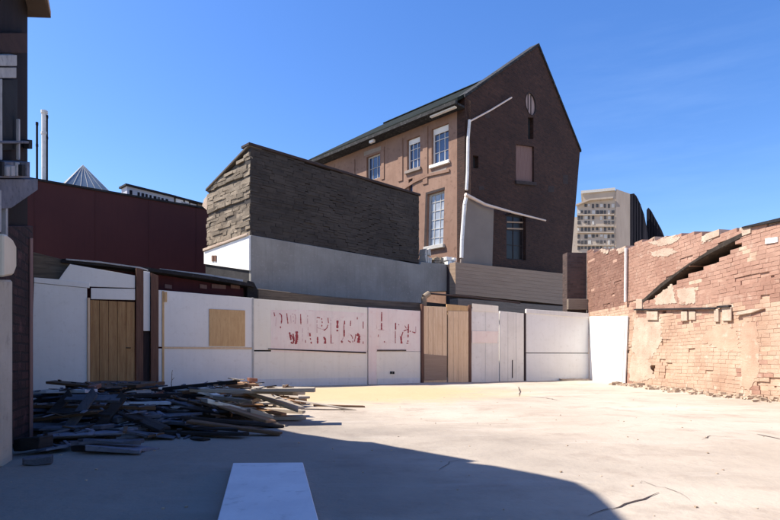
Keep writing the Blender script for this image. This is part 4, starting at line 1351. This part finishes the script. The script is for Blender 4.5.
for x, y, w_, h_, m in ((176, 198.5, 7, 4, 'whitewash'), (181, 201.5, 8, 3.5, 'bluewhite'), (185, 200.5, 3.5, 6, 'whitewash'), (190, 203, 6, 4, 'frame_grey'), (197.5, 203.5, 4, 5, 'stone_pale'), (177.5, 205, 6, 2.5, 'plaster'), (201.5, 205, 3.5, 5, 'debris_brown')):
    k = MB(rw)
    k.prism(rw.pts([(x, y + h_), (x + w_, y + h_ + w_ * 0.28), (x + w_, y + w_ * 0.28), (x, y)]), -0.048, 0.03)
    k.build('cladding_panel', m, rb_)
k = MB(rw)
k.prism([(a[0], a[1] + 0.002), (b[0], b[1] + 0.002), (b[0], b[1] + 0.09), (a[0], a[1] + 0.09)], -0.7, 0.1)
k.build('roof', 'roof_black', rb_)
plain('parapet_lump', BLK_L, [(202, 206), (209, 212), (210, 192), (204, 199)], -0.9, -0.5, 'plaster', 'pale lump of masonry behind the left edge of the stone flank', 'masonry', off=-0.5)

# ------------------------------------------------------------------ far tower and dark sheds on the right
tf = Fr((45.0, 150.0), (70.0, 141.0))
tw = thing('apartment_tower', tf.w(7, -8, 0), 'pale beige apartment tower with rows of windows, between the gable and the brick wall', 'tower')
a = tf.at(560); b = tf.at(616)
th = tf.hit(590, 193)[1]
k = MB(tf)
k.prism([(a, 0), (b, 0), (b, th), (tf.at(583), th), (tf.at(583), th - 2.5), (tf.at(577), th - 2.5), (tf.at(577), th - 6), (a, th - 6)], -14, 0)
k.build('wall', 'tower', tw)
k = MB(tf)
k.prism([(b + 0.002, 0), (tf.at(631), 0), tf.hit(631, 194.5), (b + 0.002, th + 0.3)], -14, 0.4)
k.build('stair_core', 'tower_grey', tw)
k = MB(tf)
k.prism([(tf.at(583) - 0.5, th + 0.002), (b - 0.2, th + 0.002), (b - 0.2, th + 0.7), (tf.at(583) - 0.5, th + 0.7)], -14, 0.5)
k.build('roof', 'frame_grey', tw)
k = MB(tf)
k.prism(tf.pts([(576, 206.5), (590, 201), (613, 199), (613, 197.5), (590, 199.5), (576, 205)]), 0.001, 0.9)
k.build('balcony_slab', 'tower', tw)
rt = random.Random(3)
for row, y in enumerate((204, 210.5, 216, 221, 227.5, 234.5, 240.5, 246.5)):
    for x in (577.5, 581, 584.5, 588, 592, 596, 600, 604, 608, 611.5):
        if row < 1 and x < 584: continue
        if rt.random() < 0.07: continue
        w_ = rt.uniform(1.7, 3.2); h_ = rt.uniform(2.2, 4.2)
        k = MB(tf)
        q_ = tf.pts([(x, y + h_), (x + w_, y + h_), (x + w_, y), (x, y)])
        k.prism(q_, 0.001, 0.12)
        k.build('window', 'tower_glass' if rt.random() < 0.7 else 'frame_grey', tw)
for row, y in enumerate((214.6, 226, 232.4, 245)):
    k = MB(tf)
    k.prism(tf.pts([(577, y + 0.9), (614, y + 0.9), (614, y), (577, y)]), 0.001, 0.5)
    k.build('storey_band', 'tower', tw)

df = Fr((42.0, 95.0), (60.0, 86.0))
def dark_shed(px_poly, n0, n1, label):
    s_ = thing('slate_roofed_hall', df.w(df.at(px_poly[0][0]), n0, 0), label, 'building')
    k = MB(df)
    p = df.pts(px_poly)
    k.prism([(p[0][0], 0), (p[-1][0], 0)] + list(reversed(p)), n0, n1)
    k.build('body', 'netting', s_)
    k = MB(df)
    for i in range(1, 5):
        x = px_poly[0][0] + (px_poly[-1][0] - px_poly[0][0]) * i / 7
        yy = None
        for A_, B_ in zip(px_poly, px_poly[1:]):
            if A_[0] <= x <= B_[0] and B_[0] > A_[0]:
                yy = A_[1] + (B_[1] - A_[1]) * (x - A_[0]) / (B_[0] - A_[0])
        p1 = df.hit(x, yy + 0.6); p0 = df.hit(x, 250)
        k.box(p1[0] - 0.09, p1[0] + 0.09, n1 + 0.001, n1 + 0.15, 0.5, p1[1])
    k.build('rib', 'netting', s_)
    return s_
dark_shed([(630, 194), (634, 193.3), (636.5, 196), (640, 203), (644, 214), (646.5, 226), (648, 240)], -6, 0, 'black ribbed hall roof curving down just right of the beige tower')
dark_shed([(644.8, 240), (645, 200), (647, 197.5), (650, 201), (656, 212), (661, 221), (665, 231), (665.5, 238)], -14, -7, 'black ribbed hall roof with a pointed crest, right of the other dark roof')

# ------------------------------------------------------------------ left building (mostly outside the frame; it throws the yard's shadow)
lbz = thing('left_building', (-6.0, 3.0, 0), 'dark brown tall building cropped by the left edge of the view', 'building')
def footprint(pts, h0, h1s, name, m, root):
    k = MB()
    n = len(pts)
    vs = [(p[0], p[1], h0) for p in pts] + [(p[0], p[1], h) for p, h in zip(pts, h1s)]
    k.add(vs, [tuple(reversed(range(n))), tuple(range(n, 2 * n))] + [(i, (i + 1) % n, n + (i + 1) % n, n + i) for i in range(n)])
    return k.build(name, m, root)
SHADOW = [((625, 519), 5.4), ((612, 506), 5.4), ((597, 492), 5.4), ((577, 482), 5.4), ((542, 475), 5.3), ((497, 466), 5.15), ((442, 460), 4.85),
          (None, 4.33), ((300, 433), 4.7), ((280, 429), 4.9), ((250, 405), 5.2), ((210, 391), 6.3)]
FP, HT = [], []
for q_, h_ in SHADOW:                              # parapet heights and plan follow the curved shadow on the ground
    if q_ is None:
        FP.append((-3.56, 5.5)); HT.append(h_); continue
    g_ = ground_pt(*q_)
    FP.append((g_.x + SUN_H.x * h_ / math.tan(SUN_EL), g_.y + SUN_H.y * h_ / math.tan(SUN_EL))); HT.append(h_)
FP += [(-13, 13.4), (-13, -4), (-3.0, -4), (-2.98, 2.2)]
HT += [6.3, 5.4, 5.4, 5.4]
k = MB()
n = len(FP)
cx_, cy_ = -7.0, 4.0
vs = [(p[0], p[1], 0) for p in FP] + [(p[0], p[1], h) for p, h in zip(FP, HT)] + [(cx_, cy_, 5.2)]
k.add(vs, [tuple(reversed(range(n)))] + [(i, (i + 1) % n, n + (i + 1) % n, n + i) for i in range(n)] + [(n + i, n + (i + 1) % n, 2 * n) for i in range(n)])
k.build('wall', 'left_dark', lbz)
f = LB
k = MB(f)                                          # eave board sticking out over the corner
k.prism([(f.len - 1.9, 5.3), (f.len + 0.02, 4.05), (f.len + 0.02, 3.98), (f.len - 1.9, 5.2)], 0.0, 0.02)
P_ = f.w
def lb_box(px0, px1, y0, y1, n0, n1, m, name, bev=0.004, root=lbz):
    q = f.pts([(px0, y1), (px1, y1), (px1, y0), (px0, y0)], n1)
    k = MB(f)
    k.prism(q, n0, n1)
    return k.build(name, m, root, bevel=bev)
lb_box(-30, 27.5, 33, 53, 0, 0.03, 'left_band', 'band_board')
lb_box(-12, 17, 55, 66, 0, 0.07, 'greypanel', 'bracket_panel')
lb_box(-12, 16.5, 67.5, 78, 0, 0.05, 'greypanel', 'bracket_panel')
lb_box(-12, 2.5, 79, 160, 0, 0.05, 'greypanel', 'pilaster')
lb_box(3, 17.5, 79.5, 150, 0, 0.006, 'black', 'opening')
lb_box(18.8, 20.2, 119, 160, 0.03, 0.05, 'greypanel', 'conduit')
lb_box(-8, 29, 141, 143.5, 0.02, 0.06, 'bluegrey', 'cross_rail')
lb_box(29, 32.5, 140, 149, 0.0, 0.05, 'black', 'insulator')
le = lb_box(-12, 30, 162, 178, 0, 0.12, 'bluegrey', 'ledge')
rl2 = random.Random(8)
for i in range(7):
    x = -3 + i * 5
    lb_box(x, x + rl2.uniform(2.5, 4.5), 166 + rl2.uniform(-6, 4), 176, 0.121, 0.14 + rl2.uniform(0, 0.03), rl2.choice(['bluegrey', 'greypanel', 'black']), 'moulding', root=le)
k = MB(f)
k.prism(f.pts([(-6, 210), (12, 208), (38, 190), (38, 179), (-6, 179)], 0.1), 0, 0.1)
k.build('bracket', 'bluegrey', lbz, bevel=0.006)
lb_box(-10, 1.5, 190, 232, 0, 0.13, 'greypanel', 'pilaster_cap')
lb_box(6, 8, 208, 240, 0.05, 0.09, 'greypanel', 'conduit')
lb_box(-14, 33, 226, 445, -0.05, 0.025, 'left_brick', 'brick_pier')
lb_box(30.6, 33.2, 238, 440, 0.026, 0.04, 'board_pink', 'pier_edge')
cb = lb_box(-14, 12.5, 280, 468, 0.026, 0.16, 'cream_col', 'column', bev=0.012)
k = MB(f)
k.prism(f.pts([(4, 277), (14, 275), (16.5, 268), (16.5, 246), (13, 239), (8, 235), (4, 234)], 0.22), 0.03, 0.22)
k.build('cream_box', 'cream_box', lbz, bevel=0.012)
# eave soffit: dark boards projecting over the corner
k = MB()
e0, e1 = f.w(f.len - 1.2, 0, 0), f.w(f.len, 0, 0)
eh = CAM_H + (HY - 3) / FPX * 5.3
k.add([(e0.x, e0.y, 4.82), (e0.x + 0.2, e0.y + 0.1, 4.72), (e1.x + 0.22, e1.y + 0.0, eh - 0.02), (e1.x - 0.1, e1.y + 0.1, eh + 0.05),
       (e0.x, e0.y, 4.9), (e0.x + 0.2, e0.y + 0.1, 4.8), (e1.x + 0.22, e1.y + 0.0, eh + 0.04), (e1.x - 0.1, e1.y + 0.1, eh + 0.12)],
      [(0, 1, 2, 3), (4, 7, 6, 5), (0, 4, 5, 1), (1, 5, 6, 2), (2, 6, 7, 3), (3, 7, 4, 0)])
k.build('eave_board', 'siding', lbz)

# ------------------------------------------------------------------ white board lying in the foreground
def white_board():
    t = 0.035
    pts = [(218 - 8.5, 548), (318 + 8.0, 548), (303, 462.5), (233, 463)]
    P = []
    for x, y in pts:
        z = FPX * (CAM_H - t) / (y - HY)
        P.append(((x - CX) / FPX * z, z))
    k = MB()
    vs = [(x, y, -0.005) for x, y in P] + [(x, y, t) for x, y in P]
    k.add(vs, [(3, 2, 1, 0), (4, 5, 6, 7), (0, 1, 5, 4), (1, 2, 6, 5), (2, 3, 7, 6), (3, 0, 4, 7)])
    o = k.build('white_board', 'slab_white', bevel=0.004)
    tag(o, 'clean white board lying flat on the shaded ground at the bottom of the view', 'board')
white_board()

# ------------------------------------------------------------------ debris heap: pieces dropped one on another over a height map
RES = 0.05
HM = {}
def hm_cells(cx, cy, L, Wd, yaw):
    c, s = math.cos(yaw), math.sin(yaw)
    out = []
    nx, ny = max(2, int(L / RES)), max(2, int(Wd / RES))
    for i in range(nx + 1):
        a = -L / 2 + L * i / nx
        for j in range(ny + 1):
            b = -Wd / 2 + Wd * j / ny
            out.append((a, int(round((cx + a * c - b * s) / RES)), int(round((cy + a * s + b * c) / RES))))
    return out
def hm_get(ix, iy):
    return HM.get((ix, iy), gz(ix * RES, iy * RES))
def piece(name, cx, cy, L, Wd, th, yaw, m, label, cat, group, rnd, shape='plank', kmax=9.0, tilt_bias=0.0):
    cells = hm_cells(cx, cy, L, Wd, yaw)
    za = max(hm_get(ix, iy) for a, ix, iy in cells if a <= 0)
    zb = max(hm_get(ix, iy) for a, ix, iy in cells if a >= 0)
    tl = max(-0.3, min(0.3, (zb - za) / (L * 0.75)))
    zc = (za + zb) / 2
    if zc > kmax:
        return None
    # lift so that nothing below is cut
    zc = max([hm_get(ix, iy) - tl * a for a, ix, iy in cells if True][::1]) * 0.35 + zc * 0.65
    roll = rnd.uniform(-0.05, 0.05)
    if shape == 'plank':
        outline = [(-L / 2, -Wd / 2), (L / 2 + rnd.uniform(-0.05, 0.05), -Wd / 2 * rnd.uniform(0.8, 1)), (L / 2 + rnd.uniform(-0.08, 0.02), Wd / 2), (-L / 2 + rnd.uniform(-0.05, 0.05), Wd / 2)]
        if rnd.random() < 0.6:
            outline.insert(2, (L / 2 - rnd.uniform(0.02, 0.1), rnd.uniform(-0.3, 0.3) * Wd))
    elif shape == 'slab':
        outline = []
        for (xa, ya), (xb, yb) in (((-1, -1), (1, -1)), ((1, -1), (1, 1)), ((1, 1), (-1, 1)), ((-1, 1), (-1, -1))):
            kk = rnd.randint(1, 3)
            for i in range(kk):
                t = i / kk
                cut = 0.78 if rnd.random() < 0.35 else 1.0
                outline.append(((xa + (xb - xa) * t) * L / 2 * cut * rnd.uniform(0.86, 1.04), (ya + (yb - ya) * t) * Wd / 2 * cut * rnd.uniform(0.8, 1.05)))
    else:
        outline = [(-L / 2, -Wd / 2), (L / 2, -Wd / 2), (L / 2, Wd / 2), (-L / 2, Wd / 2)]
    k = MB()
    n = len(outline)
    sag = rnd.uniform(-0.02, 0.02)
    vs = []
    for z in (0, th):
        for a, b in outline:
            vs.append((a, b, z + tl * a + roll * b + (sag * abs(a) if shape == 'slab' else 0) + (rnd.uniform(-0.012, 0.012) if shape != 'box' else rnd.uniform(-0.006, 0.006))))
    k.add(vs, [tuple(reversed(range(n))), tuple(range(n, 2 * n))] + [(i, (i + 1) % n, n + (i + 1) % n, n + i) for i in range(n)])
    o = k.build(name, m, loc=(0, 0, 0), bevel=0.006 if th > 0.03 else 0.003)
    o.location = (cx, cy, zc)
    o.rotation_euler = (0, 0, yaw)
    tag(o, label, cat, group)
    for a, ix, iy in cells:
        HM[(ix, iy)] = max(hm_get(ix, iy), zc + tl * a + th * 0.96)
    return o

rd = random.Random(77)
def mound(x, y):
    """target height of the heap"""
    a = 0.25 * math.exp(-((x + 4.9) / 1.5) ** 2 - ((y - 8.6) / 1.7) ** 2)
    b = 0.27 * math.exp(-((x + 2.95) / 1.0) ** 2 - ((y - 9.4) / 1.1) ** 2)
    c = 0.16 * math.exp(-((x + 3.3) / 0.9) ** 2 - ((y - 5.9) / 1.0) ** 2)
    c = max(c, 0.07 * math.exp(-((x + 2.6) / 0.9) ** 2 - ((y - 5.5) / 0.7) ** 2))
    d = 0.17 * math.exp(-((x + 3.6) / 1.2) ** 2 - ((y - 7.8) / 1.2) ** 2)
    e = 0.27 * math.exp(-((x + 1.75) / 0.55) ** 2 - ((y - 7.3) / 0.7) ** 2)
    return max(a, b, c, d, e)
G_SL = 'grey slate slabs heaped by the left building'
G_PL = 'charred planks tangled in the debris heap'
G_BK = 'loose bricks scattered through the debris heap'
G_WD = 'pale sunlit boards at the right end of the debris heap'
ctr = {}
def rand_pt(px0, px1, z0, z1):
    z = rd.uniform(z0, z1)
    return ((rd.uniform(px0, px1) - CX) / FPX * z, z)
# foundation: slabs and charred planks over the dark part of the heap
for i in range(170):
    x, y = rand_pt(36, 210, 4.75, 10.4)
    if rd.random() < 0.5 and mound(x, y) < 0.08: continue
    if x < -3.45 - 0.66 * (y - 5.5) and y > 5: continue
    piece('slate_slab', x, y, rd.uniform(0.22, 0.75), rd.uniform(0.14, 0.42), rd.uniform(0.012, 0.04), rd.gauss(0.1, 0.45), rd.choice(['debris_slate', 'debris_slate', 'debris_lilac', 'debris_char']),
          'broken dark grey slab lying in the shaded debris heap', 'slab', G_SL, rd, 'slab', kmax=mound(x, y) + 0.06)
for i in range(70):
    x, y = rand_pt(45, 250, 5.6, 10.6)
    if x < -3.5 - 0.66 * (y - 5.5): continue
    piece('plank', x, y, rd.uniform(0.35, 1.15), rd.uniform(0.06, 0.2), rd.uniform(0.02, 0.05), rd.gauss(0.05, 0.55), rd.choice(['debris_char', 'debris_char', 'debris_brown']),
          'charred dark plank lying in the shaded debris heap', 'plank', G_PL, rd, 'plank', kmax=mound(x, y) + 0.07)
for i in range(40):
    x, y = rand_pt(60, 290, 7.2, 10.5)
    if mound(x, y) < 0.12: continue
    if x < -3.4 - 0.66 * (y - 5.5): continue
    piece('brick', x, y, 0.22, 0.105, 0.07, rd.uniform(0, 3), rd.choice(['debris_slate', 'debris_char', 'debris_brick']), 'loose whole brick lying in the debris heap', 'brick', G_BK, rd, 'box', kmax=mound(x, y) + 0.08)
# sunlit boards at the right end
for i in range(95):
    x = rd.uniform(-3.6, -1.2); y = rd.uniform(6.5, 10.4)
    if CX + FPX * x / y < 222 - (10.4 - y) * 3 or CX + FPX * x / y > 293: continue
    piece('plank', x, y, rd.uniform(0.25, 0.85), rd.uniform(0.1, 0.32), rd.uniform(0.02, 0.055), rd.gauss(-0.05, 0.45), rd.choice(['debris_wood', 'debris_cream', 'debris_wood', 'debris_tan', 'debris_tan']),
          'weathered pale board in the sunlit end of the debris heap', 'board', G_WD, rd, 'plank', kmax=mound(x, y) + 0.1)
# long flat pieces that came down last
for i in range(26):
    x, y = rand_pt(75, 235, 6.0, 9.8)
    if mound(x, y) < 0.07: continue
    piece('plank', x, y, rd.uniform(1.0, 1.9), rd.uniform(0.14, 0.34), rd.uniform(0.03, 0.06), rd.gauss(0.0, 0.22), rd.choice(['debris_char', 'debris_char', 'debris_slate', 'debris_brown']),
          'charred dark plank lying in the shaded debris heap', 'plank', G_PL, rd, 'plank', kmax=mound(x, y) + 0.09)
# singled-out pieces
def at_px(px, z):
    return ((px - CX) / FPX * z, z)
def single(name, px, z, L, Wd, th, yaw, m, label, cat, shape='plank'):
    x, y = at_px(px, z)
    return piece(name, x, y, L, Wd, th, yaw, m, label, cat, None, rd, shape)
single('wide_board', 118, 9.8, 1.35, 0.75, 0.06, -0.25, 'debris_brown', 'wide brown board on top of the debris heap in front of the brown door', 'board', 'box')
single('white_board', 156, 10.4, 1.1, 0.16, 0.03, -0.1, 'debris_white', 'narrow whitish board on top of the heap in front of the thick brown post', 'board')
single('white_board', 145, 7.2, 0.62, 0.09, 0.025, 0.35, 'debris_white', 'slim whitish lath at the front of the heap below the brown door', 'lath')
single('slate_sheet', 62, 8.0, 0.8, 0.6, 0.04, 0.2, 'debris_white', 'pale blue grey panel lying on the left of the debris heap', 'panel', 'slab')
single('cream_board', 215, 10.2, 1.5, 0.22, 0.035, 0.03, 'debris_cream', 'long cream board lying highest at the sunlit end of the debris heap', 'board')
single('grey_board', 248, 7.1, 1.35, 0.42, 0.05, -0.06, 'debris_wood', 'broad grey board low at the front of the sunlit end of the debris heap', 'board')
single('grey_board', 284, 6.8, 0.75, 0.34, 0.05, 0.12, 'debris_wood', 'short split grey board at the right tip of the debris heap', 'board')
single('fallen_plank', 340, 9.1, 0.85, 0.07, 0.025, -0.12, 'debris_brown', 'thin brown plank lying alone on the sunlit ground right of the heap', 'plank')
single('fallen_plank', 325, 8.7, 0.95, 0.16, 0.018, -0.12, 'debris_wood', 'thin pale plank on the sunlit ground beside the brown one', 'plank')
single('rotten_board', 62, 11.0, 0.9, 0.35, 0.1, -0.2, 'timber_old', 'thick rotten brown board at the far left back of the debris heap', 'board', 'slab')
x, y = ground_pt(37, 462)[:2]
piece('dark_stone', x, y, 0.2, 0.13, 0.06, 0.4, 'debris_slate', 'dark broken stone on the ground at the front left foot of the heap', 'stone', None, rd, 'slab')
x, y = ground_pt(32, 452)[:2]
piece('dark_stone', x, y, 0.3, 0.18, 0.1, -0.2, 'debris_char', 'larger dark stone against the foot of the left building', 'stone', None, rd, 'slab')

# splinters, mortar crumbs and slate chips lying all over and between the boards
k = MB()
rch = random.Random(55)
for i in range(650):
    z = rch.uniform(4.6, 10.6)
    px_ = rch.uniform(34, 300) if z > 6.5 else rch.uniform(30, 200)
    x, y = (px_ - CX) / FPX * z, z
    if mound(x, y) < 0.03 + 0.05 * rch.random(): continue
    h = hm_get(int(round(x / RES)), int(round(y / RES)))
    L, wd, t = rch.uniform(0.02, 0.11), rch.uniform(0.008, 0.03), rch.uniform(0.004, 0.018)
    a = rch.uniform(0, 3.14)
    dx, dy = math.cos(a) * L, math.sin(a) * L
    ex, ey = -math.sin(a) * wd, math.cos(a) * wd
    dz = rch.uniform(-0.02, 0.03)
    vs = [(x + sx * dx + sy * ex, y + sx * dy + sy * ey, h - 0.004 + sx * dz * 0.5 + abs(dz) * 0.5 + tz) for tz in (0, t) for sx, sy in ((-1, -0.6), (1, -1), (0.9, 0.8), (-1, 1))]
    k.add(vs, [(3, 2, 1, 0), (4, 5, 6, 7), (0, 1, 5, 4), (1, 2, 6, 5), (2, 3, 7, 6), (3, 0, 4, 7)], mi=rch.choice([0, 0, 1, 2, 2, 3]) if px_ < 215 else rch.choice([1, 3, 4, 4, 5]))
tag(k.build('splinters', ['debris_slate', 'debris_char', 'debris_lilac', 'debris_brown', 'debris_wood', 'rubble']), 'splinters and chips strewn over the debris heap', 'splinters', kind='stuff')

# leaning broken lattice at the left front
ln = thing('broken_crate', (*at_px(52, 5.6), 0), 'dark splintered crate leaning at the left front of the debris heap', 'crate')
x0, y0 = at_px(52, 5.6)
def bar(a, b, r_, m, root, name):
    k = MB()
    a, b = Vector(a), Vector(b)
    d = (b - a)
    s = Vector((-d.y, d.x, 0.3)).normalized() * r_ * 1.8
    t = d.cross(s).normalized() * r_ * 0.5
    vs = [p + e1 * s + e2 * t for p in (a, b) for e1, e2 in ((-1, -1), (1, -1), (1, 1), (-1, 1))]
    k.add(vs, [(3, 2, 1, 0), (4, 5, 6, 7), (0, 1, 5, 4), (1, 2, 6, 5), (2, 3, 7, 6), (3, 0, 4, 7)])
    return k.build(name, m, root)
for i, (a, b) in enumerate([((-0.2, 0, 0), (0.02, 0.3, 0.42)), ((0.12, -0.05, 0), (0.3, 0.25, 0.44)), ((0.4, 0.0, 0), (0.58, 0.3, 0.40)), ((-0.22, 0.02, 0.1), (0.5, 0.05, 0.09)), ((-0.12, 0.15, 0.24), (0.52, 0.16, 0.22)), ((0.0, 0.26, 0.37), (0.56, 0.27, 0.36))]):
    bar((x0 + a[0], y0 + a[1], a[2]), (x0 + b[0], y0 + b[1], b[2]), 0.03, 'debris_slate' if i % 2 else 'debris_char', ln, 'slat')

# dry stems by the hoarding and twigs on the ground
def stem(px, z, hgt, label):
    x, y = at_px(px, z)
    k = MB()
    p = Vector((x, y, gz(x, y) - 0.01))
    rr3 = random.Random(int(px))
    for i in range(5):
        qn = p + Vector((rr3.uniform(-0.02, 0.02), 0, hgt / 5))
        k.tube(p, qn, 0.012 - 0.0015 * i, seg=6)
        if i > 1:
            k.tube(qn, qn + Vector((rr3.uniform(-0.08, 0.08), rr3.uniform(-0.05, 0.05), 0.06)), 0.006, seg=5)
        p = qn
    tag(k.build('dry_stem', 'twig'), label, 'plant')
stem(172, 13.4, 0.45, 'single dry upright stem in front of the plywood patch bay')
x0, y0 = at_px(243, 13.2)
rk = random.Random(6)
for i in range(9):
    x, y = x0 + rk.gauss(0, 0.25), y0 + rk.gauss(0, 0.12)
    piece('brick', x, y, 0.22, 0.11, 0.08, rk.uniform(0, 3), 'debris_brick', 'reddish brick heaped against the foot of the hoarding by the plywood patch', 'brick', 'bricks at the foot of the hoarding', rk, 'box')
cr = thing('twig_tangle', (*at_px(140, 6.6), 0), 'tangle of thin dark twigs on the concrete at the front edge of the debris heap', 'twigs')
k = MB()
xb, yb = at_px(140, 6.7)
rk2 = random.Random(31)
for i in range(26):
    a = Vector((xb + rk2.gauss(0, 0.38), yb + rk2.gauss(0, 0.22), 0.005 + rk2.uniform(0, 0.03)))
    ang = rk2.uniform(-0.6, 0.6) + (1.3 if rk2.random() < 0.3 else 0)
    L = rk2.uniform(0.12, 0.45)
    b = a + Vector((math.cos(ang) * L, math.sin(ang) * L, rk2.uniform(0.0, 0.1)))
    k.tube(a, b, 0.006, seg=5)
k.build('twigs', 'debris_char', cr)

# crumbled brick along the foot of the right wall, and grit on the yard
k = MB()
rg = random.Random(14)
for i in range(420):
    u = rg.uniform(2.6, 13)
    n = abs(rg.gauss(0, 0.28)) + 0.02
    s = rg.uniform(0.015, 0.06) * (1.6 if rg.random() < 0.08 else 1)
    w = R_W.w(u, n, 0)
    h = gz(w.x, w.y)
    k.rough_box(w.x - s, w.x + s, w.y - s * 0.7, w.y + s * 0.7, h - 0.01, h + s * 0.9, s * 0.4, rg)
tag(k.build('brick_crumbs', 'rubble'), 'crumbled brick and mortar strewn along the foot of the sunlit brick wall', 'rubble', kind='stuff')
k = MB()
for i in range(260):
    y = rg.uniform(2.2, 16.5) ** 1.0
    x = rg.uniform(-0.72, 0.72) * y
    if x > 7.3: continue
    s = rg.uniform(0.002, 0.008)
    h = gz(x, y)
    k.rough_box(x - s, x + s, y - s, y + s, h - 0.002, h + s, s * 0.4, rg)
tag(k.build('grit', 'rubble'), 'fine grit and pebbles scattered over the yard', 'grit', kind='stuff')
k = MB(H_C)
for i in range(5):
    a = 1.2 + i * 0.28
    k.rough_box(a, a + 0.3, 0.05, 0.25, -0.01, 0.05, 0.02, rg)
tag(k.build('kerb_rubble', 'rubble'), 'low strip of broken concrete at the foot of the bluish white corner panel', 'rubble')

# every labelled top-level object stands for one thing
for o in list(COL.objects):
    if o.type in ('MESH', 'EMPTY') and 'kind' not in o.keys() and (o.parent is not None or 'label' in o.keys()):
        if not (o.parent is not None and o.parent.get('kind') == 'structure'):
            o['kind'] = 'thing'
